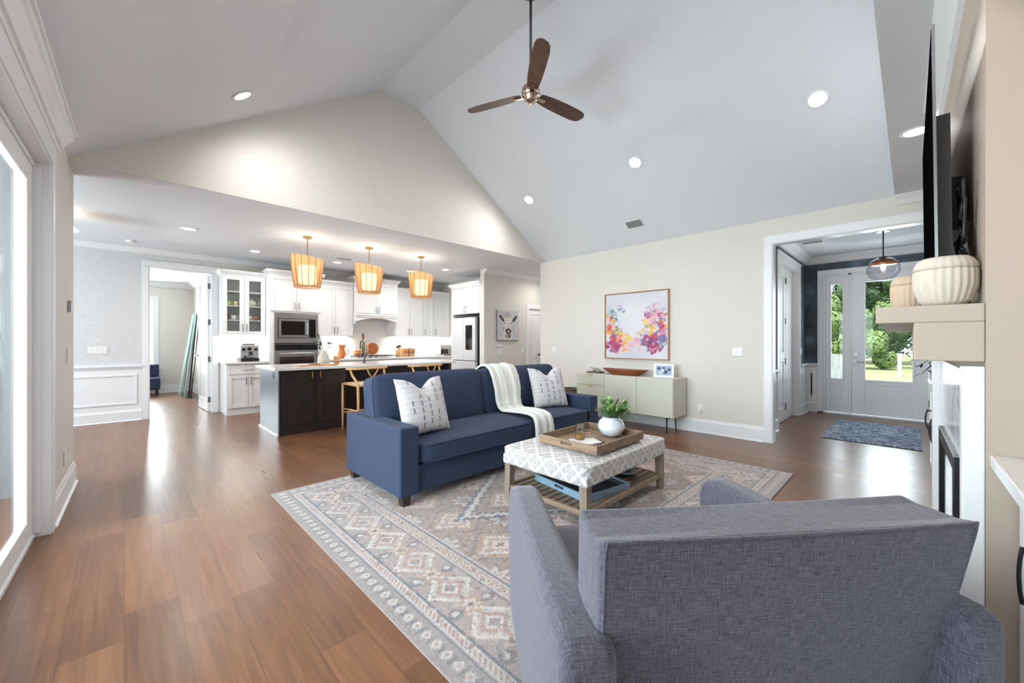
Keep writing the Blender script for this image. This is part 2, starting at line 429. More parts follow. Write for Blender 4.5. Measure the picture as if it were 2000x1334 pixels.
def thin_glass(name, tint=(255, 255, 255), gloss=0.08, rough=0.0):
    m = bpy.data.materials.new(name); m.use_nodes = True; t = NT(m); t.n.clear()
    o = t.node('ShaderNodeOutputMaterial'); tp = t.node('ShaderNodeBsdfTransparent'); tp.inputs[0].default_value = lin(tint)
    gl = t.node('ShaderNodeBsdfGlossy'); gl.inputs['Roughness'].default_value = rough
    fz = t.node('ShaderNodeFresnel'); fz.inputs[0].default_value = 1.35
    mx = t.node('ShaderNodeMixShader'); t.put(mx.inputs[0], t.math('MULTIPLY_ADD', X(t, fz.outputs[0]), 0.35 if gloss == 0 else 0.8, gloss*0.3))
    t.l.new(tp.outputs[0], mx.inputs[1]); t.l.new(gl.outputs[0], mx.inputs[2]); t.l.new(mx.outputs[0], o.inputs[0])
    return m
M['glass'] = thin_glass('window_glass', (252, 254, 253), 0.0); M['smoke'] = thin_glass('smoked_glass', (236, 236, 240), 0.0)
M['green'] = thin_glass('green_mirror_glass', (168, 196, 190), 0.5)
M['amber'] = mat('amber_drink', (226, 168, 70), 0.1, trans=0.6)
M['grass'] = mat('lawn_grass', (160, 166, 122), 0.9, fn=subtle(3, .15))
M['tree'] = mat('tree_leaf', (122, 146, 92), 0.7, fn=subtle(1.2, .5))
M['tree2'] = mat('tree_leaf_dark', (84, 112, 76), 0.7, fn=subtle(1.2, .5))
M['bark'] = mat('bark', (96, 80, 66), 0.9)
M['concrete'] = mat('porch_concrete', (178, 176, 172), 0.8)
def matf(t, p):
    v = t.coord('Object'); n = t.noise(v, 28, 4, 0.75); n2 = t.noise(v, 6, 2)
    t.put(p.inputs['Base Color'], t.ramp(n*0.8+n2*0.2, [(0.34, (44, 56, 84)), (0.48, (92, 106, 134)), (0.58, (186, 192, 202))]))
    t.put(p.inputs['Normal'], t.bump(n, 0.6, 0.01))
M['mat'] = mat('navy_mottled_pile', (90, 105, 135), 0.95, fn=matf)
# ---------------------------------------------------------------- frames of the room
ZC = 2.78
K = Fr(0, 8.77, 0, 0)             # kitchen back wall: u = x, n towards the camera
PW = Fr(5.74, 0, 0, -90)          # wall with the painting: u = -y
LW = Fr(-0.355, 4.08, 0, 88.71)   # patio wall: u = along the wall away from the camera
BR = Fr(1.95, -0.167, 0, 180.8)   # chimney breast: u = -x offset, n into the room
def st(name, mb, m, label=None, cat=None, parent=None, **k):
    o = mb.build(name, m, parent, **k)
    if not parent: struct(o, label, cat)
    elif label: o['label'] = label
    return o
# floor
st('floor', MB().box(-3.2, 9.1, -0.95, 13.2, -0.12, 0), M['floor'], 'hand-scraped brown hardwood plank floor', 'floor')
# ceilings
def slab(poly, y0, y1): return MB().prism(poly, y0, y1, 'y')
st('ceiling', slab([(-0.50, 2.70), (2.40, 4.59), (2.99, 4.585), (5.88, 2.698), (5.88, 2.85), (3.03, 4.70), (2.36, 4.70), (-0.50, 2.82)], 0.117, 4.92), M['ceil'], 'white vaulted ceiling over the living area with a flat strip at its ridge', 'ceiling')
st('ceiling', MB().box(-3.2, 7.7, 4.932, 8.9, ZC, ZC+0.1), M['ceil'], 'flat white ceiling over the kitchen and nook', 'ceiling')
st('ceiling', MB().box(-0.6, 5.86, -0.95, 0.105, ZC, ZC+0.1), M['ceil'], 'flat white ceiling strip in front of the fireplace wall', 'ceiling')
st('ceiling', MB().box(5.86, 9.1, -0.95, 1.47, ZC, ZC+0.1), M['ceil'], 'flat white ceiling of the entry hall', 'ceiling')
st('ceiling', MB().box(-1.2, 1.4, 8.9, 13.2, 2.74, 2.84), M['ceil'], 'white ceiling of the study beyond the cased doorway', 'ceiling')
# gables at both ends of the vault
gp = [(-0.45, ZC), (-0.42, 2.752), (2.40, 4.60), (2.99, 4.595), (5.80, 2.752), (5.86, ZC)]
gp = [(-0.45, ZC), (2.40, 4.62), (2.99, 4.615), (5.86, ZC)]
st('wall_gable', MB().prism(gp, 4.92, 4.932, 'y'), M['wall'], 'warm white gable wall above the kitchen opening', 'wall')
st('wall_gable', MB().prism(gp, 0.105, 0.117, 'y'), M['ceil'], 'gable wall above the fireplace end of the vault', 'wall')
# right wall (painting wall) with the cased opening to the entry
g = MB(); g.box(5.74, 5.86, 1.21, 5.04, 0, 2.80); g.box(5.74, 5.86, -0.31, 1.21, 2.485, 2.80); g.box(5.74, 5.86, -0.95, -0.31, 0, 2.80)
st('wall_right', g, M['wall'], 'warm white wall with the floral painting and the cased opening', 'wall')
g = MB(PW)
g.box(-1.30, -1.212, 0, 0.018, 0, 2.487); g.box(-1.30, 0.40, 0, 0.018, 2.4871, 2.585); g.box(0.31, 0.40, 0, 0.018, 0, 2.485)
g.box(-1.212, -1.20, -0.125, 0.012, 0, 2.485); g.box(0.30, 0.312, -0.125, 0.012, 0, 2.485); g.box(-1.212, 0.312, -0.125, 0.012, 2.475, 2.487)
st('trim_1', g, M['trim'], 'white casing around the wide opening to the entry', 'trim', bevel=0.004)
def base_prof(h=0.19, t=0.016):
    return [(0, 0), (t+0.014, 0), (t+0.014, 0.012), (t, 0.02), (t, h-0.035), (t*0.6, h-0.02), (t*0.5, h), (0, h)]
def baseboard(name, F, u0, u1, label, h=0.19):
    g = MB(F); g.prism(base_prof(h), u0, u1, 'x'); st(name, g, M['trim'], label, 'baseboard')
baseboard('baseboard_right', PW, -5.04, -1.30, 'tall white baseboard below the floral painting')
crown = lambda s=0.09: [(0, 0), (0, -s*1.1), (s*0.25, -s*1.0), (s*0.55, -s*0.55), (s*0.85, -s*0.25), (s, -s*0.1), (s, 0)]
def crownm(name, F, u0, u1, z, label, s=0.09):
    g = MB(F); g.prism([(a, z+b) for a, b in crown(s)], u0, u1, 'x'); st(name, g, M['trim'], label, 'trim')
crownm('trim_2', PW, -0.117, 0.95, ZC, 'white crown moulding over the entry opening')
# hall beyond the end of the painting wall
st('wall_hall', MB().box(5.86, 7.6, 4.92, 5.04, 0, ZC), M['wall'], 'side wall of the short hall', 'wall')
st('wall_hall', MB().box(7.6, 7.72, 4.92, 6.32, 0, ZC), M['wall'], 'end wall of the short hall', 'wall')
HW = Fr(0, 6.2, 0, 0)
g = MB(HW); g.box(5.30, 6.66, -0.12, 0, 0, ZC); g.box(7.45, 7.6, -0.12, 0, 0, ZC); g.box(6.66, 7.45, -0.12, 0, 2.03, ZC)
st('wall_hall', g, M['wall'], 'off-white wall carrying the cow portrait', 'wall')
g = MB(HW); g.box(6.57, 6.66, 0, 0.018, 0, 2.03); g.box(6.57, 7.54, 0, 0.018, 2.03, 2.12); g.box(7.45, 7.54, 0, 0.018, 0, 2.03)
st('trim_3', g, M['trim'], 'white casing of the hall door right of the cow portrait', 'trim', bevel=0.004)
crownm('trim_4', HW, 5.30, 7.6, ZC, 'crown moulding above the cow portrait')
baseboard('baseboard_hall', HW, 5.30, 6.57, 'baseboard below the cow portrait')
def panel_door(g, u0, u1, z0, z1, n0, th, panels, rail=0.11):
    """slab with recessed panels; panels = list of (za,zb)"""
    g.box(u0, u0+rail, n0, n0+th, z0, z1); g.box(u1-rail, u1, n0, n0+th, z0, z1)
    zz = [z0]+[q for p in panels for q in p]+[z1]
    for a, b in zip(zz[::2], zz[1::2]): g.box(u0+rail, u1-rail, n0, n0+th, a, b)
    for a, b in panels:
        g.box(u0+rail, u1-rail, n0+0.012, n0+th-0.012, a, b)
        g.box(u0+rail+0.035, u1-rail-0.035, n0+0.006, n0+th-0.006, a+0.035, b-0.035)
    return g
d = st('door_1', panel_door(MB(HW), 6.665, 7.445, 0.01, 2.025, -0.06, 0.04, [(0.22, 0.88), (1.02, 1.90)]), M['trim'], 'white panelled hall door right of the cow portrait', 'door', bevel=0.002)
g = MB(HW); g.lathe([(0.026, -0.004), (0.026, 0.004)], (7.0, -0.016, 0.96), 16); g.puff(7.0, 0.03, 0.96, 0.026, 0.026, 0.026, 2.5, 6); g.tube([(7.0, -0.02, 0.96), (7.0, 0.03, 0.96)], 0.01)
g.build('door_handle', M['black'], d, 'dark round knob', smooth=True)
# kitchen walls
KX = 6.02
g = MB(); g.box(-3.2, 0.295, 8.77, 8.90, 0, ZC); g.box(0.295, 1.112, 8.77, 8.90, 2.49, ZC); g.box(1.112, 1.20, 8.77, 8.90, 0, ZC)
st('wall_back', g, M['paper'], 'grey botanical wallpapered wall left of the cased doorway', 'wall')
st('wall_back', MB().box(1.20, KX+0.12, 8.77, 8.90, 0, ZC), M['wall'], 'kitchen back wall behind the white cabinets', 'wall')
st('wall_kitchen', MB().box(KX, KX+0.12, 6.32, 8.77, 0, ZC), M['wall'], 'kitchen side wall behind the refrigerator', 'wall')
st('wall_nook', MB().box(-3.32, -3.2, 5.3, 6.05, 0, ZC).box(-3.32, -3.2, 7.95, 8.9, 0, ZC).box(-3.32, -3.2, 6.05, 7.95, 0, 0.75).box(-3.32, -3.2, 6.05, 7.95, 2.3, ZC), M['wall'], 'side wall of the breakfast nook', 'wall')
st('wall_nook', MB().box(-3.32, -0.49, 5.18, 5.31, 0, ZC), M['wall'], 'wall between the nook and the patio', 'wall')
g = MB(); g.box(-3.30, -3.22, 6.05, 6.12, 0.75, 2.3); g.box(-3.30, -3.22, 7.88, 7.95, 0.75, 2.3); g.box(-3.30, -3.22, 6.05, 7.95, 0.75, 0.82); g.box(-3.30, -3.22, 6.05, 7.95, 2.23, 2.3); g.box(-3.30, -3.22, 6.97, 7.03, 0.82, 2.23)
wi = st('added_nook_window', g, M['trim'], 'unseen white nook window added to let light in', 'window'); MB().box(-3.265, -3.26, 6.12, 7.88, 0.82, 2.23).build('pane', M['glass'], wi)  # window out of view, put in so light reaches the nook
# wainscot on the grey wall
g = MB(K)
g.box(-3.2, 0.205, 0, 0.012, 0, 0.86); g.prism([(0, 0.82), (0.018, 0.825), (0.03, 0.85), (0.045, 0.87), (0.045, 0.895), (0, 0.90)], -3.2, 0.205, 'x')
g.prism(base_prof(0.19, 0.026), -3.2, 0.205, 'x')
def pframe(g, u0, u1, z0, z1, n0=0.012, w_=0.028, t=0.014):
    for a in ((u0, u1, z0, z0+w_), (u0, u1, z1-w_, z1), (u0, u0+w_, z0+w_, z1-w_), (u1-w_, u1, z0+w_, z1-w_)): g.box(a[0], a[1], n0, n0+t, a[2], a[3])
for a, b in ((-3.1, -1.95), (-1.85, -0.98), (-0.88, 0.145)): pframe(g, a, b, 0.27, 0.745)
st('trim_5', g, M['trim'], 'white panelled wainscot with chair rail below the grey wallpaper', 'wainscot', bevel=0.004)
g = MB(K); g.box(0.205, 0.285, 0, 0.02, 0, 2.49); g.box(1.122, 1.20, 0, 0.02, 0, 2.49); g.box(0.205, 1.20, 0, 0.02, 2.492, 2.575); g.box(0.19, 1.215, 0, 0.03, 2.575, 2.60)
g.box(0.285, 0.297, -0.14, 0.01, 0, 2.49); g.box(1.11, 1.122, -0.14, 0.01, 0, 2.49); g.box(0.285, 1.122, -0.14, 0.01, 2.48, 2.492)
st('trim_6', g, M['trim'], 'white casing of the doorway to the study', 'trim', bevel=0.004)
crownm('trim_7', K, -3.2, 6.02, ZC, 'crown moulding over the grey wallpaper and the kitchen cabinets', 0.075)
# study beyond
st('wall_study', MB().box(-1.2, -0.30, 13.04, 13.16, 0, 2.74).box(0.50, 1.4, 13.04, 13.16, 0, 2.74).box(-0.30, 0.50, 13.04, 13.16, 0, 0.66).box(-0.30, 0.50, 13.04, 13.16, 2.28, 2.74), M['wall'], 'pale wall at the far end of the study', 'wall')
st('wall_study', MB().box(1.27, 1.40, 8.90, 13.04, 0, 2.74), M['wall'], 'right wall of the study', 'wall')
st('wall_study', MB().box(-1.3, -1.2, 8.90, 13.16, 0, 2.74), M['wall'], 'left wall of the study', 'wall')
BW = Fr(0, 13.04, 0, 0)
g = MB(BW)
for a in ((-0.38, -0.30, 0.66, 2.28), (0.50, 0.60, 0.66, 2.28), (-0.38, 0.60, 2.2801, 2.38), (-0.42, 0.64, 0.58, 0.6599)): g.box(a[0], a[1], 0, 0.03, a[2], a[3])
g.box(-0.30, 0.50, -0.06, -0.03, 1.44, 1.49)
wi = st('window_2', g, M['trim'], 'bright tall window at the end of the study', 'window'); MB(BW).box(-0.30, 0.50, -0.05, -0.045, 0.66, 2.28).build('pane', M['glass'], wi)
baseboard('baseboard_study', BW, -1.2, 1.27, 'white baseboard at the end of the study')
crownm('trim_8', BW, -1.2, 1.27, 2.74, 'crown moulding at the end of the study', 0.12)
SW = Fr(1.27, 0, 0, -90); baseboard('baseboard_study', SW, -13.0, -8.92, 'white baseboard on the right wall of the study')
crownm('trim_9', SW, -13.04, -8.9, 2.74, 'crown moulding on the right wall of the study', 0.12)
# open study door against the right wall
DO = Fr(1.105, 8.915, 0, 93)
d = st('door_2', panel_door(MB(DO), 0.0, 0.80, 0.01, 2.47, -0.04, 0.04, [(0.22, 0.95), (1.10, 2.33)]), M['trim'], 'white panelled study door standing open', 'door', bevel=0.002)
for z in (0.22, 0.95, 1.62, 2.27): MB(DO).box(-0.012, 0.0, -0.03, 0.03, z-0.05, z+0.05).build('hinge', M['nickel'], d, 'grey hinge')
g = MB(DO); g.tube([(0.73, -0.041, 1.0), (0.73, -0.09, 1.0), (0.62, -0.09, 1.0)], 0.010); g.build('door_handle', M['black'], d, 'dark lever handle')
# patio wall on the left
WT = 0.14
g = MB(LW); g.box(0.0-0.09, 1.23, -WT, 0, 0, 3.0); g.box(-5.1, -0.09, -WT, 0, 2.44, 3.0)
st('wall_left', g, M['wall'], 'warm white wall beside the patio sliding door', 'wall')
baseboard('baseboard_left', LW, 0.0, 1.23, 'tall white baseboard left of the hardwood floor')
g = MB(LW)
g.box(-0.09, 0.0, 0, 0.022, 0, 2.48); g.box(-0.102, -0.088, -WT, 0.015, 0, 2.45); g.box(-5.0, -0.088, -WT, 0.015, 2.435, 2.45)
g.box(-5.1, 0.03, 0, 0.024, 2.45, 2.60)
g.prism([(0, 2.59), (0.03, 2.59), (0.034, 2.61), (0.05, 2.615), (0.055, 2.64), (0.085, 2.68), (0.10, 2.69), (0.10, 2.72), (0.115, 2.725), (0.115, 2.745), (0, 2.745)], -5.1, 0.10, 'x')
st('trim_10', g, M['trim'], 'heavy white moulded head casing over the patio slider', 'trim', bevel=0.003)
g = MB(LW)
for a, b, n0 in ((-1.75, -0.115, -0.10), (-3.35, -1.66, -0.13), (-4.95, -3.26, -0.10)):
    g.box(a, a+0.15, n0, n0+0.035, 0.03, 2.40); g.box(b-0.15, b, n0, n0+0.035, 0.03, 2.40)
    g.box(a+0.15, b-0.15, n0, n0+0.035, 0.03, 0.15); g.box(a+0.15, b-0.15, n0, n0+0.035, 2.27, 2.40)
g.box(-5.0, -0.10, -WT, -0.055, 0, 0.03); g.box(-5.0, -0.10, -WT, -0.055, 2.40, 2.436); g.box(-0.115, -0.10, -WT, -0.03, 0.03, 2.40)
sl = st('door_3', g, M['trim'], 'white framed patio sliding door at the left edge', 'door', bevel=0.004)
for a, b, n0 in ((-1.60, -0.265, -0.085), (-3.20, -1.81, -0.115), (-4.80, -3.41, -0.085)): MB(LW).box(a, b, n0, n0+0.006, 0.15, 2.27).build('pane', M['glass'], sl)
# entry: left wall with a side door, front wall
E_ = Fr(0, 1.35, 0, 0)
g = MB(E_); g.box(5.86, 6.72, -0.12, 0, 0.0, ZC); g.box(8.19, 9.02, -0.12, 0, 0, ZC); g.box(6.72, 8.19, -0.12, 0, 2.47, ZC)
st('wall_entry', g, M['teal'], 'dark teal floral wallpapered side wall of the entry', 'wall')
F_ = Fr(8.9, 0, 0, -90)
g = MB(F_); g.box(-1.40, -1.10, -0.12, 0, 0, ZC); g.box(-1.10, 0.62, -0.12, 0, 2.46, ZC); g.box(0.62, 0.95, -0.12, 0, 0, ZC)
st('wall_entry', g, M['teal'], 'dark teal floral wallpaper around the front door', 'wall')
st('wall_entry', MB().box(5.86, 9.02, -0.95, -0.85, 0, ZC), M['teal'], 'hidden right wall of the entry', 'wall')
g = MB(E_); g.box(6.62, 6.72, 0, 0.02, 0, 2.47); g.box(8.19, 8.29, 0, 0.02, 0, 2.47); g.box(6.62, 8.29, 0, 0.022, 2.4701, 2.565); g.box(6.60, 8.31, 0, 0.035, 2.5651, 2.585)
g.box(6.72, 6.735, -0.12, 0.01, 0, 2.47); g.box(8.175, 8.19, -0.12, 0.01, 0, 2.47); g.box(6.72, 8.19, -0.12, 0.01, 2.455, 2.47)
st('trim_11', g, M['trim'], 'white casing of the entry side door', 'trim', bevel=0.003)
d = st('door_4', panel_door(MB(E_), 6.74, 7.60, 0.01, 2.45, -0.115, 0.04, [(0.22, 0.95), (1.10, 2.30)]).box(7.62, 8.17, -0.115, -0.075, 0.01, 2.45), M['trim'], 'pale door in the left side wall of the entry', 'door', bevel=0.002)
for z in (0.22, 0.95, 1.6, 2.25): MB(E_).box(7.59, 7.65, -0.076, -0.066, z-0.05, z+0.05).build('hinge', M['nickel'], d, 'grey hinge')
def wains(F, u0, u1, label, name):
    g = MB(F); g.box(u0, u1, 0, 0.012, 0, 0.83); g.prism([(0, 0.80), (0.018, 0.805), (0.03, 0.83), (0.045, 0.85), (0.045, 0.875), (0, 0.88)], u0, u1, 'x'); g.prism(base_prof(0.19, 0.026), u0, u1, 'x')
    pframe(g, u0+0.07, u1-0.07, 0.27, 0.72); st(name, g, M['trim'], label, 'wainscot', bevel=0.003)
wains(E_, 8.29, 8.9, 'white wainscot between the side door and the entry corner', 'trim_12')
wains(E_, 5.86, 6.62, 'white wainscot just inside the entry opening', 'trim_13')
wains(F_, -1.35, -1.18, 'white wainscot left of the front door', 'trim_14')
crownm('trim_15', E_, 5.86, 8.9, ZC, 'crown moulding on the entry side wall', 0.11)
crownm('trim_16', F_, -1.35, 0.95, ZC, 'crown moulding above the front door', 0.11)
# front door unit with sidelights
g = MB(F_)
g.box(-1.18, -1.10, 0, 0.03, 0.02, 2.45); g.box(0.62, 0.70, 0, 0.03, 0.02, 2.45); g.box(-1.18, 0.70, 0, 0.03, 2.4501, 2.535)
g.box(-1.10, -1.07, -0.12, 0.01, 0, 2.45); g.box(-0.755, -0.722, -0.12, 0.01, 0, 2.45); g.box(0.20, 0.232, -0.12, 0.01, 0, 2.45); g.box(0.59, 0.62, -0.12, 0.01, 0, 2.45); g.box(-1.07, 0.59, -0.12, 0.01, 2.42, 2.45)
g.box(-1.10, 0.62, -0.12, 0.03, 0.0, 0.02)
st('trim_17', g, M['trim'], 'white frame and casing of the front entrance', 'trim', bevel=0.003)
def lite(u0, u1, name, label, side, mp):
    g = MB(F_); gz0, gz1 = 0.62, 2.275
    g.box(u0, u0+side, -0.06, -0.015, 0.03, 2.42); g.box(u1-side, u1, -0.06, -0.015, 0.03, 2.42)
    g.box(u0+side, u1-side, -0.06, -0.015, gz1, 2.42); g.box(u0+side, u1-side, -0.06, -0.015, 0.03, 0.25); g.box(u0+side, u1-side, -0.06, -0.015, 0.54, gz0)
    g.box(u0+side, u1-side, -0.05, -0.028, 0.25, 0.54); g.box(u0+side+0.03, u1-side-0.03, -0.055, -0.02, 0.28, 0.51)
    pframe(g, u0+side-0.025, u1-side+0.025, gz0-0.025, gz1+0.025, -0.018, 0.03, 0.014)
    o = st(name, g, M['trim'], label, 'door' if side > .12 else 'window', bevel=0.002)
    MB(F_).box(u0+side, u1-side, -0.045, -0.04, gz0, gz1).build('pane', M['glass'], o); return o
lite(-1.068, -0.757, 'window_3', 'narrow glazed sidelight left of the front door', 0.075, 0)
d = lite(-0.72, 0.198, 'door_5', 'white front door with a tall glass panel', 0.175, 0)
lite(0.234, 0.588, 'window_4', 'narrow sidelight right of the front door', 0.085, 0)
g = MB(F_); g.tube([(-0.655, -0.016, 1.05), (-0.655, 0.012, 1.05)], 0.03, 20); g.build('deadbolt', M['nickel'], d, 'round dark deadbolt')
g = MB(F_); g.tube([(-0.655, -0.016, 0.92), (-0.655, 0.006, 0.92)], 0.03, 20); g.tube([(-0.655, 0, 0.92), (-0.655, 0.05, 0.92), (-0.54, 0.05, 0.92)], 0.009); g.build('door_handle', M['nickel'], d, 'dark lever handle')
for z in (0.3, 1.2, 2.2): MB(F_).box(0.19, 0.215, -0.018, 0.006, z-0.05, z+0.05).build('hinge', M['nickel'], d)
# fireplace wall
g = MB(BR); g.box(-1.70, 0.0, -0.75, 0, 0, ZC)
st('wall_breast', g, M['taupe'], 'warm taupe chimney breast behind the mantel', 'wall')
g = MB(BR); g.box(-3.85, -1.70, -0.62, -0.55, 0, ZC); g.box(0, 2.6, -0.62, -0.55, 0, ZC)
st('wall_front', g, M['taupe'], 'alcove walls on both sides of the chimney breast', 'wall')
g = MB(BR); g.prism([(a, ZC+b) for a, b in crown(0.085)], -1.785, 0.085, 'x'); st('trim_18', g, M['trim'], 'crown moulding at the top of the chimney breast', 'trim')
# left end of the room behind the camera
st('wall_left', MB().box(-0.62, -0.52, -0.95, -0.55, 0, 3.0), M['wall'], 'corner piece of the patio wall', 'wall')

# ---------------------------------------------------------------- outside
tag(MB().box(-30, 60, -45, 50, -0.35, -0.15).build('lawn', M['grass']), 'green front lawn seen through the entrance', 'lawn', kind='structure')
struct(MB().box(9.02, 12.2, -2.5, 3.2, -0.149, -0.02).build('porch_slab', M['concrete']), 'concrete floor of the front porch', 'porch')
struct(MB().box(9.02, 12.3, -2.7, 3.4, 2.75, 2.95).build('porch_roof', M['trim']), 'white porch ceiling outside the front door', 'porch')
struct(MB().box(-4.6, -0.56, 5.14, 5.178, -0.03, 2.85).build('wall_exterior', mat('grey_siding', (112, 114, 117), .7)), 'grey exterior wall beside the covered patio', 'wall')
struct(MB().box(-4.6, -0.62, -1.5, 5.13, -0.149, -0.03).build('patio_slab', M['concrete']), 'concrete patio outside the sliding door', 'patio')
struct(MB().box(-4.7, -0.62, -1.6, 5.15, 2.85, 3.0).build('patio_sun_block', M['trim']), 'unseen white patio roof added to block the sun at the slider', 'patio')  # added out of view, stops direct sun entering the slider
for y in (-1.3, 1.9): struct(MB().box(-4.6, -4.42, y, y+0.18, -0.03, 2.85).build('patio_post', M['trim']), 'white post of the covered patio', 'post')
tag(MB().box(11.6, 11.8, 1.46, 1.66, -0.02, 2.75).build('porch_column', M['trim'], bevel=0.01), 'white square porch column outside the left sidelight', 'column')
tag(MB().box(22.3, 22.42, 0.26, 0.38, -0.15, 0.72).box(22.28, 22.44, 0.24, 0.40, 0.72, 0.78).build('yard_post', M['trim']), 'short white post on the lawn before the trees', 'post')
def tree(x, y, h, r, mt, seed, label, group='trees across the front lawn'):
    rd = random.Random(seed); t = thing('tree', label, 'tree', (x, y, -0.15), group)
    MB().tube([(x, y, -0.15), (x+0.1, y, h*0.4), (x, y+0.1, h*0.75)], [0.16, 0.12, 0.05], 8).build('trunk', M['bark'], t)
    g = MB()
    cl = [(rd.gauss(0, r*0.42), rd.gauss(0, r*0.42), rd.uniform(0.12, 1)*h) for _ in range(16)]
    for i in range(7000):
        c = rd.choice(cl); s = r*0.46; d = Vector((rd.gauss(0, 1), rd.gauss(0, 1), rd.gauss(0, 1))).normalized()*s*rd.uniform(0.75, 1.05)
        p = Vector((x+c[0], y+c[1], c[2]))+d; a = Vector((rd.gauss(0, 1), rd.gauss(0, 1), rd.gauss(0, 1))).normalized(); b = a.cross(d).normalized() if a.cross(d).length > 1e-3 else Vector((0, 0, 1)); q = rd.uniform(0.06, 0.15)
        a = b.cross(d).normalized()
        g.b.faces.new([g.b.verts.new(p+a*q), g.b.verts.new(p+b*q*0.7), g.b.verts.new(p-a*q), g.b.verts.new(p-b*q*0.7)])
    for c in cl: g.puff(x+c[0], y+c[1], c[2], r*0.30, r*0.30, r*0.28, 2.2, 4)
    g.build('crown', M[mt], t, recalc=False)
tree(30, 5.6, 6.5, 2.2, 'tree', 1, 'tree seen through the left sidelight')
tree(34, 1.4, 7.5, 2.2, 'tree2', 2, 'tall dark green tree behind the white yard post')
tree(28, -1.6, 5.2, 1.7, 'tree', 3, 'bright leafy tree right of the white yard post')
tree(36, -4.2, 7.0, 2.6, 'tree2', 4, 'tree at the right of the front lawn')
tree(37, 9, 7.5, 3.0, 'tree', 5, 'tree at the left end of the front lawn')
tree(27, 2.1, 2.6, 1.1, 'tree', 6, 'low bright shrub in front of the dark tree')
tree(44, -3, 9.5, 3.2, 'tree2', 7, 'tall tree far behind the right part of the lawn')
tree(46, 3.2, 10, 3.2, 'tree', 8, 'tall tree far behind the middle of the lawn')
tree(45, 13, 9.5, 3.2, 'tree2', 9, 'tall tree far behind the left part of the lawn')
# porch chair
t = thing('porch_chair', 'white slatted porch chair with dark cushion outside the sidelight', 'chair', (10.35, 1.12, -0.02))
g = MB(); g.box(10.05, 10.65, 0.85, 1.38, 0.34, 0.38); g.build('seat', M['trim'], t)
g = MB()
for i in range(5): g.tbox((10.57+0.0, 10.60, 0.86+0.105*i, 0.95+0.105*i), (10.78, 10.81, 0.86+0.105*i, 0.95+0.105*i), 0.36, 1.0)
g.build('backrest', M['trim'], t)
for (a, b) in ((10.05, 0.83), (10.05, 1.34), (10.62, 0.83), (10.62, 1.34)): MB().box(a, a+0.05, b, b+0.05, -0.02, 0.58).build('leg', M['trim'], t)
for b in (0.80, 1.32): MB().box(10.0, 10.72, b, b+0.1, 0.58, 0.605).build('armrest', M['trim'], t)
MB().box(10.1, 10.56, 0.88, 1.34, 0.38, 0.46).build('cushion', M['mat'], t, 'dark cushion', bevel=0.02)
# ---------------------------------------------------------------- fireplace group
t = thing('fireplace', 'marble and white fireplace with black glass firebox under the mantel', 'fireplace', (2.8, -0.15, 0))
g = MB(BR); g.box(-1.42, -1.30, 0, 0.022, 0, 1.16); g.box(-0.45, -0.06, 0, 0.022, 0, 1.16); g.box(-1.2999, -0.4501, 0, 0.022, 0.80, 1.16); g.box(-1.2999, -0.4501, 0, 0.022, 0, 0.12); g.box(-1.64, -1.42, 0, 0.022, 0, 1.16)
g.build('marble_surround', M['marble'], t, 'grey-veined marble')
for a in ((-1.70, -1.60), (-0.07, -0.002)): MB(BR).box(a[0], a[1], 0.0005, 0.05, 0.14, 1.19).box(a[0]-0.01, a[1]+0.0, 0.0005, 0.062, 0, 0.14).build('pilaster', M['trim'], t, 'white leg', bevel=0.004)
g = MB(BR); g.box(-1.30, -1.25, 0.02, 0.04, 0.12, 0.80); g.box(-0.50, -0.45, 0.02, 0.04, 0.12, 0.80); g.box(-1.25, -0.50, 0.02, 0.04, 0.74, 0.80); g.box(-1.25, -0.50, 0.02, 0.04, 0.12, 0.17)
g.build('firebox_frame', M['black'], t, 'black metal frame', bevel=0.003)
MB(BR).box(-1.25, -0.50, 0.022, 0.028, 0.17, 0.74).build('firebox_glass', M['blackglass'], t)
m_ = MB(BR); m_.box(-1.78, 0.0, 0.001, 0.257, 1.335, 1.393); m_.prism([(-1.72, .001), (-.001, .001), (-.001, .16), (-1.72, .137)], 1.205, 1.3349, 'z')
tag(m_.build('mantel_shelf', M['taupe'], None, bevel=0.003), 'thick warm taupe mantel shelf over the fireplace', 'mantel')
def pot(x, y, z, r, h, mt, label):
    pr = [(r*0.60, 0), (r*0.82, h*0.12), (r*0.98, h*0.38), (r, h*0.55), (r*0.985, h*0.72), (r*0.92, h*0.75)]
    t = thing('ribbed_pot', label, 'pot', (x, y, z), 'ribbed pots on the mantel')
    MB().lathe([(p, z+q) for p, q in pr], (x, y, 0), 96, 24, 0.055).build('body', M[mt], t, smooth=True)
    MB().lathe([(r*0.92, z+h*0.745), (r*0.985, z+h*0.77), (r*0.94, z+h*0.86), (r*0.83, z+h*0.95), (r*0.70, z+h), (r*0.66, z+h*0.985), (r*0.62, z+h*0.9)], (x, y, 0), 96, 24, 0.03).build('rim', M[mt], t, smooth=True)
pot(2.045, -0.083, 1.3935, 0.081, 0.168, 'pot', 'large pale ribbed stoneware pot at the near end of the mantel')
pot(2.36, -0.002, 1.3935, 0.067, 0.150, 'pot2', 'smaller tan ribbed pot behind the large one on the mantel')
rd = random.Random(5)
t = thing('branch_sculpture', 'black twig sculpture standing on the mantel beside the television', 'sculpture', (2.2, -0.115, 1.393))
g = MB()
for i in range(15):
    a = rd.uniform(2.09, 2.30); z = rd.uniform(1.40, 1.74); p = [(a, -0.132, z)]
    for k in range(4): p.append((min(2.33, max(2.07, p[-1][0]+rd.uniform(-0.07, 0.07))), -0.132+rd.uniform(-0.014, 0.014), min(1.87, max(1.396, p[-1][2]+rd.uniform(0.0, 0.13)*rd.choice((1, 1, -1))))))
    g.tube(p, 0.006, 6)
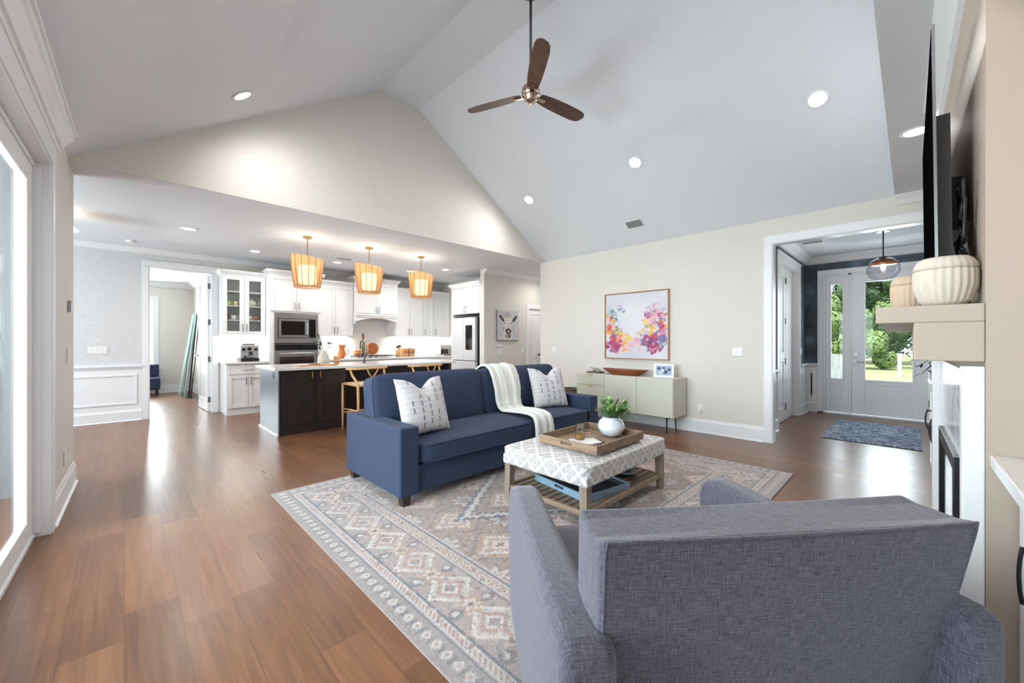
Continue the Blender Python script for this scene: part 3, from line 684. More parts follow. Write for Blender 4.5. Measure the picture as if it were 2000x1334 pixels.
g.build('twigs', M['black'], t, smooth=True); MB().box(2.09, 2.29, -0.147, -0.117, 1.3935, 1.42).build('base', M['black'], t)
# television on a tilting arm
TV = Fr(2.05, -0.0605, 0, 180.0)
t = thing('television', 'large wall-mounted television seen edge-on above the mantel', 'television', (2.8, -0.1, 1.5))
g = MB(TV); s_ = 0.009
g.tbox((-1.45, 0.0, -0.008, 0), (-1.45, 0.0, -0.008+s_, s_), 1.53, 2.40); g.build('bezel', M['steel'], t, 'thin silver edge')
g = MB(TV); g.tbox((-1.44, -0.01, 0.0, 0.0012), (-1.44, -0.01, s_, s_+0.0012), 1.54, 2.39); g.build('screen', mat('matte_screen', (8, 8, 9), .9, spec=0.0), t, 'black screen')
MB(TV).tbox((-1.35, -0.08, -0.046, -0.008), (-1.35, -0.08, -0.040, -0.003), 1.56, 2.10).build('housing', mat('tv_back', (70, 68, 72), 0.5), t, 'grey rear housing')
MB(TV).box(-0.95, -0.5, -0.092, -0.05, 1.75, 1.98).build('wall_bracket', M['black'], t)
# built-in cabinets in the alcoves
def door(g, u0, u1, z0, z1, n0, th=0.02, fw=0.055):
    g.box(u0, u0+fw, n0, n0+th, z0, z1); g.box(u1-fw, u1, n0, n0+th, z0, z1)
    g.box(u0+fw, u1-fw, n0, n0+th, z0, z0+fw); g.box(u0+fw, u1-fw, n0, n0+th, z1-fw, z1)
    g.box(u0+fw, u1-fw, n0, n0+th*0.45, z0+fw, z1-fw)
    e = 0.012
    g.box(u0+fw, u1-fw, n0, n0+th*0.75, z0+fw, z0+fw+e); g.box(u0+fw, u1-fw, n0, n0+th*0.75, z1-fw-e, z1-fw); g.box(u0+fw, u0+fw+e, n0, n0+th*0.75, z0+fw, z1-fw); g.box(u1-fw-e, u1-fw, n0, n0+th*0.75, z0+fw, z1-fw)
    return g
def pull(F, u, z, n, L=0.13, vert=True, mt='nickel', parent=None, r=0.006, bow=0.0):
    g = MB(F); q = []
    for i in range(9):
        s = -1+2*i/8; h = 0.03+bow*(1-s*s); q.append((u, n+h, z+s*L/2) if vert else (u+s*L/2, n+h, z))
    g.tube(q, r, 8)
    for s in (-1, 1):
        p = (u, z+s*L*0.42) if vert else (u+s*L*0.42, z)
        g.tube([(p[0], n-0.001, p[1]), (p[0], n+0.032, p[1])], r*0.9, 8)
    g.build('handle', M[mt], parent, 'bowed dark pull' if bow else None, smooth=True)
def cabinet(name, label, F, u0, u1, z0, z1, depth, doors=(), drawers=(), m='cab', n0=0.003, loc=None, group=None, body=True, hm='nickel', ends=0.0, toe=0.0):
    o = F((u0+u1)/2, depth/2, z0); t = thing(name, label, 'cabinet', o, group)
    g = MB(F)
    if toe: g.box(u0, u1, n0+0.0, depth-0.07, z0, z0+toe); g.box(u0, u1, n0, depth, z0+toe, z1)
    else: g.box(u0, u1, n0, depth, z0, z1)
    g.build('body', M[m], t, bevel=0.002)
    for q in doors:
        d = door(MB(F), q[0], q[1], q[2], q[3], depth+0.001).build('door', M[m], t, bevel=0.0015)
        if q[4] is not None: pull(F, q[4], q[5], depth+0.021, parent=d, mt=hm, L=0.13)
    for q in drawers:
        d = MB(F).box(q[0], q[1], depth+0.001, depth+0.02, q[2], q[3]).build('drawer', M[m], t, bevel=0.004)
        pull(F, (q[0]+q[1])/2, (q[2]+q[3])/2, depth+0.02, L=0.15, vert=False, parent=d, mt=hm)
    return t
t = thing('built_in_cabinet', 'white built-in cabinet with curved black pull at the right edge', 'cabinet', BR(0.6, -0.3, 0))
MB(BR).box(0.002, 1.9, -0.545, -0.085, 0.10, 0.872).box(0.02, 1.88, -0.545, -0.13, 0.0, 0.10).build('body', M['cab'], t)
for a, b, h in ((0.012, 0.50, 0.272), (0.51, 1.0, 0.68), (1.01, 1.5, 1.2)):
    d = door(MB(BR), a, b, 0.12, 0.865, -0.085).build('door', M['cab'], t, bevel=0.0015)
    pull(BR, h, 0.655, -0.065, L=0.15, parent=d, mt='black', r=0.0045, bow=0.006)
MB(BR).box(0.001, 1.95, -0.545, -0.008, 0.874, 0.912).build('top', M['quartz'], t, bevel=0.004)
t = thing('built_in_cabinet', 'white built-in cabinet beyond the fireplace with a black pull', 'cabinet', BR(-2.6, -0.3, 0))
MB(BR).box(-3.55, -1.705, -0.545, -0.03, 0.0, 0.872).build('body', M['cab'], t)
for a, b, h in ((-2.30, -1.72, -2.22), (-2.92, -2.32, -2.40), (-3.54, -2.94, -3.0)):
    d = door(MB(BR), a, b, 0.12, 0.865, -0.03).build('door', M['cab'], t, bevel=0.0015)
    pull(BR, h, 0.60, -0.01, L=0.17, parent=d, mt='black', r=0.006, bow=0.016)
MB(BR).box(-3.56, -1.705, -0.545, 0.0, 0.874, 0.912).build('top', M['quartz'], t, bevel=0.004)
t = thing('twig_vase', 'small vase with dark leafy twigs on the cabinet beyond the fireplace', 'vase', (4.4, -0.2, 0.91))
MB().lathe([(0.04, 0.9105), (0.06, 0.96), (0.05, 1.02), (0.025, 1.05), (0.028, 1.07)], (4.42, -0.22, 0), 24).build('vase', M['glaze'], t, smooth=True)
g = MB(); rd = random.Random(8)
for k in range(4):
    tip = Vector((4.42-0.02*k, -0.06+0.03*k, 1.02+0.05*k)); base = Vector((4.42, -0.22, 1.05)); mid = (base+tip)/2+Vector((0, 0, 0.09))
    g.tube([base, mid, tip], 0.003, 5)
    for i in range(7):
        s = i/6; p = base.lerp(mid, s*2) if s < .5 else mid.lerp(tip, s*2-1)
        g.leaf(p, (rd.uniform(-1, 1), rd.uniform(-.6, 1), rd.uniform(-.8, .8)), 0.045, 0.02)
g.build('twigs', M['leafd'], t, recalc=False, smooth=True)

# ---------------------------------------------------------------- kitchen
def cap(F, u0, u1, d, z, s=0.07, left=True, right=True):
    g = MB(F); e = [(0, 0), (0.008, 0.005), (0.015, s*0.35), (s*0.6, s*0.75), (s*0.75, s*1.1), (s*0.75, s*1.35), (0, s*1.35)]
    a = u0-(s*0.75 if left else 0); b = u1+(s*0.75 if right else 0)
    for i in range(len(e)-2):
        (p, q), (p2, q2) = e[i], e[i+1]
        if q2-q > 1e-4: g.tbox((u0-(p if left else 0), u1+(p if right else 0), 0.004, d+p), (u0-(p2 if left else 0), u1+(p2 if right else 0), 0.004, d+p2), z+q, z+q2)
    return g
def capped(t, *a, **k): cap(*a, **k).build('crown_moulding', M['cab'], t)
UB, UT = 1.385, 2.435; UD = 0.35
# glass-fronted cabinet
o = K(1.54, 0.17, UB); t = thing('upper_cabinet', 'white upper cabinet with two glass doors at the left end', 'cabinet', o, 'white upper cabinets'); glasscab = t
g = MB(K); g.box(1.205, 1.225, 0, UD, UB, UT); g.box(1.845, 1.865, 0, UD, UB, UT); g.box(1.225, 1.845, 0, UD, UB, UB+0.02); g.box(1.225, 1.845, 0, UD, UT-0.02, UT); g.box(1.225, 1.845, 0, 0.015, UB, UT)
g.build('body', M['cab'], t)
for z in (1.64, 1.895, 2.15): MB(K).box(1.226, 1.844, 0.016, UD-0.03, z, z+0.016).build('shelf', M['cab'], t)
for a, b, h in ((1.21, 1.533, 1.505), (1.537, 1.86, 1.565)):
    g = MB(K); fw = 0.07
    g.box(a, a+fw, UD+.001, UD+.021, UB, UT); g.box(b-fw, b, UD+.001, UD+.021, UB, UT); g.box(a+fw, b-fw, UD+.001, UD+.021, UB, UB+fw); g.box(a+fw, b-fw, UD+.001, UD+.021, UT-fw, UT)
    d = g.build('door', M['cab'], t, bevel=.002); MB(K).box(a+fw, b-fw, UD+.008, UD+.012, UB+fw, UT-fw).build('pane', M['glass'], d); pull(K, h, UB+0.13, UD+0.021, parent=d)
capped(t, K, 1.205, 1.865, UD, UT, left=True, right=False)
rd = random.Random(3)
cupcols = {'pale green': (176, 196, 120), 'cream': (226, 214, 180), 'white': (236, 236, 234), 'brown': (150, 120, 96)}
def cup(x, y, z, r, h, c, label, handle=True, group='cups in the glass-door cabinet'):
    if ('cup_'+c) not in M: M['cup_'+c] = mat('cup_'+c.replace(' ', '_'), cupcols[c], 0.3)
    t = thing('cup', label, 'cup', (x, y, z), group)
    MB().lathe([(r*0.7, z), (r*0.95, z+h*0.3), (r, z+h), (r*0.88, z+h), (r*0.8, z+h*0.3), (0.0001, z+h*0.1)], (x, y, 0), 20).build('bowl', M['cup_'+c], t, smooth=True)
    if handle: MB().tube([(x+r*0.9, y, z+h*0.85), (x+r*1.5, y, z+h*0.75), (x+r*1.5, y, z+h*0.35), (x+r*0.85, y, z+h*0.25)], 0.006, 8).build('handle', M['cup_'+c], t, smooth=True)
for x, z, c, l in ((1.31, 1.911, 'pale green', 'pale green cup on the second shelf, left door'), (1.44, 1.911, 'cream', 'cream cup beside the pale green one on the second shelf'),
                   (1.29, 1.656, 'brown', 'brown cup at the left of the lowest shelf'), (1.40, 1.656, 'white', 'white cup between brown cup and door stile, lowest shelf'),
                   (1.64, 1.656, 'cream', 'cream cup on the lowest shelf behind the right door'), (1.75, 1.656, 'brown', 'brown cup at the right of the lowest shelf')):
    cup(x, 8.77-0.20, z, 0.045, 0.085, c, l)
t = thing('teapot', 'white and brown teapot on the second shelf behind the right glass door', 'teapot', (1.68, 8.57, 1.911))
MB().lathe([(0.045, 1.911), (0.075, 1.95), (0.07, 1.995), (0.035, 2.02), (0.008, 2.025), (0.012, 2.045), (0.001, 2.05)], (1.68, 8.57, 0), 24).build('body', M['glaze'], t, smooth=True)
MB().tube([(1.75, 8.57, 1.95), (1.79, 8.57, 1.97), (1.80, 8.57, 2.01)], [0.014, 0.010, 0.008], 8).build('spout', M['glaze'], t, smooth=True)
MB().tube([(1.61, 8.57, 1.99), (1.58, 8.57, 1.98), (1.58, 8.57, 1.94), (1.61, 8.57, 1.93)], 0.006, 8).build('handle', M['glaze'], t, smooth=True)
# oven tower
TD = 0.62
t = thing('oven_tower_cabinet', 'tall white cabinet holding the microwave and wall oven', 'cabinet', (2.27, 8.46, 0), 'white tall cabinets')
g = MB(K); g.box(1.868, 2.76, .003, TD, 1.80, 2.49); g.box(1.868, 1.945, .003, TD, 0.10, 1.80); g.box(2.70, 2.76, .003, TD, 0.10, 1.80); g.box(1.945, 2.70, .003, TD, 0.10, 0.50); g.box(1.945, 2.70, .003, 0.02, 0.5, 1.8); g.box(1.868, 2.76, .003, TD-0.07, 0, 0.10)
g.build('body', M['cab'], t, bevel=.002)
for a, b, h in ((1.885, 2.31, 2.275), (2.315, 2.745, 2.35)):
    d = door(MB(K), a, b, 1.835, 2.475, TD+.001).build('door', M['cab'], t, bevel=.0015); pull(K, h, 1.93, TD+.021, parent=d)
capped(t, K, 1.868, 2.76, TD, 2.49)
t = thing('microwave', 'stainless built-in microwave with trim kit above the oven', 'microwave', (2.32, 8.3, 1.24))
g = MB(K); g.box(1.947, 2.698, 0.03, TD+0.02, 1.24, 1.79); g.build('casing', M['steel'], t, bevel=.004)
g = MB(K)
for a in ((2.00, 2.65, 1.335, 1.345), (2.00, 2.65, 1.69, 1.70), (2.00, 2.01, 1.345, 1.69), (2.64, 2.65, 1.345, 1.69)): g.box(a[0], a[1], TD+.0205, TD+.03, a[2], a[3])
g.build('trim_frame', M['black'], t)
d = MB(K).box(2.015, 2.52, TD+.0205, TD+.04, 1.35, 1.685).build('door', M['steel'], t, bevel=.003); MB(K).box(2.05, 2.45, TD+.0402, TD+.042, 1.39, 1.65).build('window', M['blackglass'], d); pull(K, 2.49, 1.52, TD+.04, L=0.28, parent=d, mt='steel', r=0.009)
d = MB(K).box(2.53, 2.635, TD+.0205, TD+.034, 1.35, 1.685).build('control_panel', M['blackglass'], t)
t = thing('wall_oven', 'stainless wall oven with black control strip below the microwave', 'oven', (2.32, 8.3, 0.5))
MB(K).box(1.947, 2.698, 0.03, TD+0.005, 0.502, 1.225).build('casing', M['steel'], t)
MB(K).box(1.96, 2.685, TD+.0055, TD+.02, 1.105, 1.215).build('control_panel', M['blackglass'], t)
d = MB(K).box(1.955, 2.69, TD+.0055, TD+.03, 0.52, 1.095).build('door', M['steel'], t, bevel=.003); MB(K).box(2.03, 2.615, TD+.0305, TD+.032, 0.60, 0.99).build('window', mat('oven_glass', (52, 42, 42), 0.1), d); pull(K, 2.32, 1.045, TD+.03, L=0.62, vert=False, parent=d, mt='steel', r=0.011)
# uppers between tower, hood, corner
u = cabinet('upper_cabinet', 'white two-door upper cabinet between the oven tower and the hood', K, 2.763, 3.50, UB, UT, UD, doors=[(2.775, 3.125, UB+.01, UT-.01, 3.095, UB+.12), (3.13, 3.49, UB+.01, UT-.01, 3.16, UB+.12)], group='white upper cabinets')
capped(u, K, 2.763, 3.50, UD, UT, left=False, right=False)
u = cabinet('upper_cabinet', 'white two-door upper cabinet right of the hood', K, 4.485, 5.215, UB, UT, UD, doors=[(4.495, 4.845, UB+.01, UT-.01, 4.815, UB+.12), (4.855, 5.205, UB+.01, UT-.01, 4.885, UB+.12)], group='white upper cabinets')
capped(u, K, 4.485, 5.215, UD, UT, left=False, right=False)
u = cabinet('upper_cabinet', 'white narrow-doored upper cabinet in the corner by the refrigerator', K, 5.218, 6.015, UB, UT, UD, doors=[(5.228, 5.515, UB+.01, UT-.01, 5.26, UB+.12), (5.535, 6.005, UB+.01, UT-.01, 5.57, UB+.12)], group='white upper cabinets')
capped(u, K, 5.218, 6.015, UD, UT, left=False, right=False)
# hood
HD = 0.47; t = thing('range_hood', 'white arched mantel-style range hood between the upper cabinets', 'hood', (3.99, 8.5, 1.4))
g = MB(K); g.box(3.503, 4.482, 0, HD, 1.86, 2.565)
g.prism([(3.503, 1.86), (3.503, 1.70)]+[(3.503+0.979*i/16, 1.70+0.085*math.sin(math.pi*i/16)) for i in range(1, 16)]+[(4.482, 1.70), (4.482, 1.86)], HD-0.03, HD+0.0, 'y')
g.box(3.503, 3.535, 0, HD-0.03, 1.70, 1.86); g.box(4.45, 4.482, 0, HD-0.03, 1.70, 1.86)
for a in (3.503, 4.442): g.prism([(0, 1.40), (0.06, 1.40), (0.10, 1.48), (0.28, 1.60), (0.42, 1.66), (HD-0.02, 1.70), (0, 1.70)], a, a+0.04, 'x')
g.build('body', M['cab'], t, bevel=.003)
g = MB(K); g.box(3.49, 4.495, HD, HD+0.03, 1.835, 1.87); g.box(3.51, 4.475, HD, HD+0.018, 1.80, 1.835); g.build('ledge', M['cab'], t, bevel=.004)
for a, b, h in ((3.52, 3.985, 3.955), (3.99, 4.465, 4.02)):
    d = door(MB(K), a, b, 1.885, 2.55, HD+.001).build('door', M['cab'], t, bevel=.0015); pull(K, h, 1.97, HD+.021, parent=d)
capped(t, K, 3.503, 4.482, HD, 2.565)
# backsplash, base cabinets, worktops
st('wall_backsplash', MB(K).box(1.20, 1.866, 0.001, 0.008, 0.90, 1.39).box(2.762, 6.015, 0.001, 0.008, 0.90, 1.75), M['tile'], 'white tiled backsplash', 'backsplash')
BD = 0.59; BT = 0.876
def bc(label, a, b, dr=True, two=True):
    m = (a+b)/2; drs = [(a+.02, b-.01, 0.70, 0.85)]; z1 = 0.685
    ds = [(a+.02, m-.003, 0.12, z1, m-.035, z1-.10), (m+.003, b-.01, 0.12, z1, m+.035, z1-.10)]
    return cabinet('base_cabinet', label, K, a, b, 0, BT, BD, doors=ds, drawers=drs, toe=0.0, group='white base cabinets')
u = bc('white base cabinet with one drawer under the espresso machine', 1.235, 1.865)
MB(K).prism(base_prof(0.10, 0.012), 1.235, 1.865, 'x').build('plinth', M['cab'], u) if False else None
bc('white base cabinet between the oven tower and the cooktop', 2.763, 3.50); bc('white base cabinet under the gas cooktop', 3.503, 4.482); bc('white base cabinet right of the cooktop', 4.485, 5.215); bc('white base cabinet in the corner by the refrigerator', 5.218, 6.01)
tag(MB(K).box(1.205, 1.866, 0.009, BD+0.04, BT+.001, 0.914).build('countertop', M['quartz'], bevel=.004), 'short white worktop carrying the espresso machine', 'countertop')
tag(MB(K).box(2.763, 6.012, 0.009, BD+0.04, BT+.001, 0.914).build('countertop', M['quartz'], bevel=.004), 'long white worktop along the kitchen back wall', 'countertop')
for x0, x1, e in ((1.25, 1.84, 7), (2.80, 3.48, 7), (4.52, 5.9, 12)):
    o = tag(MB(K).box(x0, x1, 0.06, 0.10, UB-0.016, UB-0.001).build('under_cabinet_light', M['bulb']), {1.25: 'slim strip light under the glass-door cabinet', 2.80: 'slim strip light under the cabinet left of the hood', 4.52: 'slim strip light under the cabinets right of the hood'}[x0], 'light', 'under-cabinet strip lights')
    lamp('AREA', 'strip_glow', ((x0+x1)/2, 8.77-0.09, UB-0.02), e, (1, 0.97, 0.93), x1-x0, 0.05)
# counter objects 
CT = 0.9145
t = thing('espresso_machine', 'stainless espresso machine on the short worktop', 'coffee machine', (1.59, 8.45, CT))
MB().box(1.455, 1.735, 8.28, 8.58, CT+.06, 1.20).build('body', mat('brushed_case', (186, 186, 188), .45, .5), t, bevel=.01)
MB().box(1.455, 1.735, 8.24, 8.58, CT, CT+.055).build('drip_tray', M['black'], t, bevel=.004)
MB().box(1.50, 1.70, 8.40, 8.56, 1.20, 1.235).build('hopper', M['steel'], t, bevel=.006)
for x, z, r in ((1.50, 1.13, .026), (1.585, 1.14, .03), (1.685, 1.13, .024), (1.52, 1.0, .018)): MB(Fr(0, 8.28, 0, 0)).tube([(x, 0, z), (x, 0.02, z)], r, 16).build('gauge' if r == .03 else 'knob', M['black'], t)
MB().tube([(1.60, 8.25, 1.06), (1.60, 8.14, 1.05)], 0.012, 8).tube([(1.60, 8.26, 1.09), (1.60, 8.26, 1.03)], 0.03, 16).build('portafilter', M['black'], t)
t = thing('pitcher', 'glossy terracotta orange pitcher with flared rim on the back worktop', 'pitcher', (3.27, 8.45, CT))
MB().lathe([(.05, CT), (.085, CT+.06), (.09, CT+.11), (.065, CT+.17), (.06, CT+.2), (.095, CT+.29), (.085, CT+.29), (.05, CT+.2), (.05, CT+.1)], (3.27, 8.45, 0), 32, 8, .08).build('body', M['copper'], t, smooth=True)
MB().tube([(3.35, 8.43, CT+.19), (3.41, 8.42, CT+.16), (3.40, 8.42, CT+.09), (3.35, 8.43, CT+.06)], .009, 8).build('handle', M['copper'], t, smooth=True)
t = thing('gas_cooktop', 'black gas cooktop on the worktop under the hood', 'cooktop', (3.99, 8.4, CT))
MB().box(3.52, 4.47, 8.20, 8.68, CT, CT+.012).build('plate', M['steel'], t, bevel=.004)
for i in range(3):
    g = MB(); x = 3.55+.305*i
    for k in range(4): g.box(x+.09*k, x+.09*k+.012, 8.26, 8.66, CT+.03, CT+.045)
    for y in (8.27, 8.45, 8.64): g.box(x, x+.282, y, y+.012, CT+.03, CT+.045)
    for a in (x, x+.27):
        for y in (8.26, 8.648): g.box(a, a+.012, y, y+.012, CT+.012, CT+.03)
    g.build('grate', M['black'], t)
for i in range(5): MB().lathe([(.02, CT+.012), (.018, CT+.035)], (3.75+.12*i, 8.225, 0), 16).build('knob', M['steel'], t)
o = tag(MB(Fr(4.06, 8.69, 0, 0)).tube([(0, 0, CT+.191), (0, 0.02, CT+.19)], .135, 40).build('round_board', M['copper'], bevel=.004), 'round reddish wooden board leaning behind the cooktop', 'board')
o = thing('oil_bottle', 'tall amber oil bottle with wooden stopper beside the cooktop', 'bottle', (3.80, 8.60, CT+.046))
z_ = CT+.046
MB().lathe([(.035, z_), (.037, z_+.22), (.015, z_+.32), (.014, z_+.40)], (3.80, 8.60, 0), 20).build('body', mat('olive_glass', (120, 104, 50), 0.15, trans=.3), o, smooth=True)
MB().lathe([(.022, z_+.40), (.024, z_+.47), (.018, z_+.49)], (3.80, 8.60, 0), 16).build('stopper', M['bowlw'], o, smooth=True)
o = thing('pepper_mill', 'wooden pepper mill beside the oil bottle', 'mill', (3.88, 8.58, z_))
MB().lathe([(.03, z_), (.022, z_+.08), (.028, z_+.16), (.018, z_+.19), (.026, z_+.22), (.012, z_+.26)], (3.885, 8.58, 0), 20).build('body', M['maple'], o, smooth=True)
o = thing('fruit_bowl', 'small wooden bowl of onions left of the cooktop', 'bowl', (3.63, 8.5, CT+.046))
MB().lathe([(.05, z_), (.1, z_+.05), (.11, z_+.075), (.1, z_+.075), (.05, z_+.015)], (3.63, 8.5, 0), 28).build('bowl', M['maple'], o, smooth=True)
for i, (a, b) in enumerate(((3.59, 8.48), (3.67, 8.50), (3.62, 8.55))):
    q = thing('onion', ('golden onion at the left of the wooden bowl', 'golden onion at the right of the wooden bowl', 'golden onion at the back of the wooden bowl')[i], 'onion', (a, b, z_+.05), 'onions in the wooden bowl'); MB().puff(a, b, z_+.085, .042, .042, .038, 2.2, 5).build('bulb', M['copper'], q, smooth=True)
o = thing('utensil_crock', 'wooden crock with a bunch of dark utensils right of the cooktop', 'crock', (4.60, 8.5, CT))
MB().lathe([(.055, CT), (.06, CT+.15), (.05, CT+.15), (.048, CT+.02)], (4.60, 8.5, 0), 24).build('crock', M['maple'], o, smooth=True)
g = MB(); rd = random.Random(9)
for i in range(6):
    a = 4.60+rd.uniform(-.06, .05); b = 8.5+rd.uniform(-.05, .05); zt = CT+rd.uniform(.22, .27); g.tube([(4.60, 8.5, CT+.03), (a, b, zt)], .005, 6); g.puff(a, b, zt, .022, .01, .03, 3, 4)
g.build('utensils', M['walnut'], o, smooth=True)
o = thing('bread_box', 'light wooden bread box with a crossed front on the back worktop', 'box', (4.84, 8.5, CT))
MB().box(4.69, 5.01, 8.42, 8.62, CT, CT+.20).build('body', M['maple'], o, bevel=.012)
MB().box(4.70, 5.0, 8.405, 8.419, CT+.095, CT+.11).box(4.83, 4.85, 8.405, 8.419, CT+.01, CT+.19).build('slat', M['bowlw'], o)
MB().tube([(4.93, 8.40, CT+.05), (4.98, 8.40, CT+.15)], .012, 8).build('handle', M['walnut'], o)
o = thing('toaster_oven', 'small silver toaster oven in the corner of the back worktop', 'toaster oven', (5.84, 8.5, CT))
MB().box(5.70, 6.0, 8.36, 8.62, CT+.015, CT+.27).build('body', M['steel'], o, bevel=.01)
d = MB().box(5.72, 5.93, 8.345, 8.359, CT+.04, CT+.16).build('door', M['blackglass'], o); MB().tube([(5.73, 8.33, CT+.17), (5.92, 8.33, CT+.17)], .006, 8).build('handle', M['steel'], o)
for x in (5.71, 5.97): MB().box(x, x+.02, 8.38, 8.60, CT, CT+.014).build('foot', M['black'], o)
# refrigerator wall
FX = Fr(KX, 7.34, 0, -90)       # u = 7.34 - y ; n = 6.02 - x
t = thing('refrigerator_surround', 'white cabinet surround with two doors over the refrigerator', 'cabinet', FX(0.5, 0.3, 0), 'white tall cabinets')
g = MB(FX); g.box(-0.02, 0.02, 0.001, 0.70, 0, 2.455); g.box(0.975, 1.015, 0.001, 0.70, 0, 2.455); g.box(0.02, 0.975, 0.001, 0.68, 1.875, 2.455); g.build('body', M['cab'], t, bevel=.002)
for a, b, h in ((0.03, 0.492, 0.465), (0.498, 0.965, 0.525)):
    d = door(MB(FX), a, b, 1.885, 2.44, 0.681).build('door', M['cab'], t, bevel=.0015); pull(FX, h, 1.965, .702, parent=d)
capped(t, FX, -0.02, 1.015, 0.70, 2.455, left=True, right=False)
wf = mat('white_fridge_glass', (214, 215, 217), 0.2)
t = thing('refrigerator', 'white french-door refrigerator with a dark screen in its right door', 'refrigerator', FX(0.5, 0.35, 0))
MB(FX).box(0.035, 0.955, 0.02, 0.66, 0.02, 1.80).build('casing', M['blackglass'], t)
d = MB(FX).box(0.035, 0.44, 0.662, 0.73, 0.86, 1.79).build('door', wf, t, bevel=.004)
d = MB(FX).box(0.448, 0.86, 0.662, 0.73, 0.86, 1.79).build('door', wf, t, bevel=.004); MB(FX).box(0.53, 0.76, 0.7305, 0.733, 1.09, 1.62).build('screen', M['blackglass'], d, 'dark touch screen')
for a, b in ((0.46, 0.845), (0.05, 0.45)): MB(FX).box(0.035, 0.86, 0.662, 0.73, a, b).build('drawer', wf, t, bevel=.004)
# island
IX = Fr(0, 5.91, 0, 0)
t = thing('kitchen_island', 'dark espresso kitchen island with a bluish end panel', 'island', (2.88, 6.4, 0))
g = MB(); g.box(1.475, 4.28, 6.22, 6.86, 0, .876); g.box(1.475, 2.36, 5.93, 6.22, 0, .876); g.box(4.22, 4.28, 5.93, 6.22, 0, .876)
g.build('body', M['dark'], t, bevel=.002)
endm = mat('island_end_paint', (98, 108, 122), 0.3, fn=subtle(5, .08))
g = MB(); g.box(1.457, 1.474, 5.91, 6.89, .012, .876); g.build('end_panel', endm, t, 'glossy bluish-grey end panel')
MB().box(1.44, 1.457, 5.90, 6.90, 0, .03).build('shoe_moulding', M['trim'], t, 'white moulding strip')
for a, b, h in ((1.50, 1.905, 1.875), (1.955, 2.35, 1.985)):
    d = door(MB(IX), a, b, 0.13, .862, -.019, fw=.075).build('door', M['dark'], t, bevel=.0015)
    g = MB(IX); g.tube([(h, .03, .72), (h, .03, .855)], .008, 8); g.tube([(h, 0, .735), (h, .03, .735)], .007, 8); g.tube([(h, 0, .84), (h, .03, .84)], .007, 8); g.build('handle', M['brass'], d, 'brass bar pull', smooth=True)
MB().box(1.452, 1.4565, 6.12, 6.21, .76, .85).build('outlet', M['black'], t, 'dark outlet plate')
MB().box(1.405, 4.33, 5.865, 6.93, .8765, .914).build('worktop', M['quartz'], t, bevel=.004, label='white stone worktop')
# island objects
o = thing('faucet', 'tall grey-blue gooseneck faucet on the island', 'faucet', (2.86, 6.42, CT))
g = MB(); g.tube([(2.86, 6.42, CT), (2.86, 6.42, 1.20)]+[(2.86, 6.50-.08*math.cos(a), 1.20+.08*math.sin(a)) for a in [math.pi*i/10 for i in range(11)]]+[(2.86, 6.58, 1.14)], .014, 12); g.lathe([(.03, CT), (.028, CT+.02)], (2.86, 6.42, 0), 20)
g.build('spout', M['nickel'], o, smooth=True); MB().tube([(2.87, 6.42, 1.0), (2.93, 6.41, 1.03)], .008, 8).build('lever', M['nickel'], o)
tag(MB().box(1.75, 2.27, 6.03, 6.32, CT, CT+.018).build('cutting_board', M['maple'], bevel=.006), 'light wooden cutting board at the near end of the island', 'board')
tag(MB().prism([(1.70, 6.20), (1.86, 6.12), (2.0, 6.24), (1.84, 6.34)], CT+.0185, CT+.024, 'z').build('cloth_napkin', M['throw']), 'pale folded cloth on the light cutting board', 'cloth')
tag(MB().lathe([(.0001, CT+.0185), (.075, CT+.0185), (.078, CT+.03), (.0001, CT+.03)], (1.98, 6.12, 0), 28).build('trivet', M['bowlw'], smooth=False), 'round reddish trivet on the light cutting board', 'trivet')
o = thing('branch_vase', 'speckled cream jug vase with dark leafy twig on the island', 'vase', (2.21, 6.42, CT))
MB().lathe([(.075, CT), (.09, CT+.03), (.085, CT+.11), (.05, CT+.18), (.042, CT+.21), (.035, CT+.21), (.035, CT+.15)], (2.21, 6.42, 0), 28).build('jug', M['glaze'], o, smooth=True)
g = MB(); rd = random.Random(2)
for k in range(4):
    tip = Vector((2.21+rd.uniform(-.16, .14), 6.42+rd.uniform(-.08, .08), CT+rd.uniform(.34, .46))); b = Vector((2.21, 6.42, CT+.15)); g.tube([b, b.lerp(tip, .5)+Vector((.01, 0, .03)), tip], .0045, 5)
    for i in range(6): g.leaf(b.lerp(tip, .4+.12*i), (rd.uniform(-1, 1), rd.uniform(-1, 1), rd.uniform(-.2, .8)), .075, .036)
g.build('twigs', M['leafd'], o, recalc=False, smooth=True)
tag(MB().lathe([(.04, CT), (.05, CT+.12), (.044, CT+.12), (.038, CT+.01)], (2.42, 6.46, 0), 24).build('tumbler', M['maple'], smooth=True), 'tan tumbler just right of the twig vase', 'tumbler')
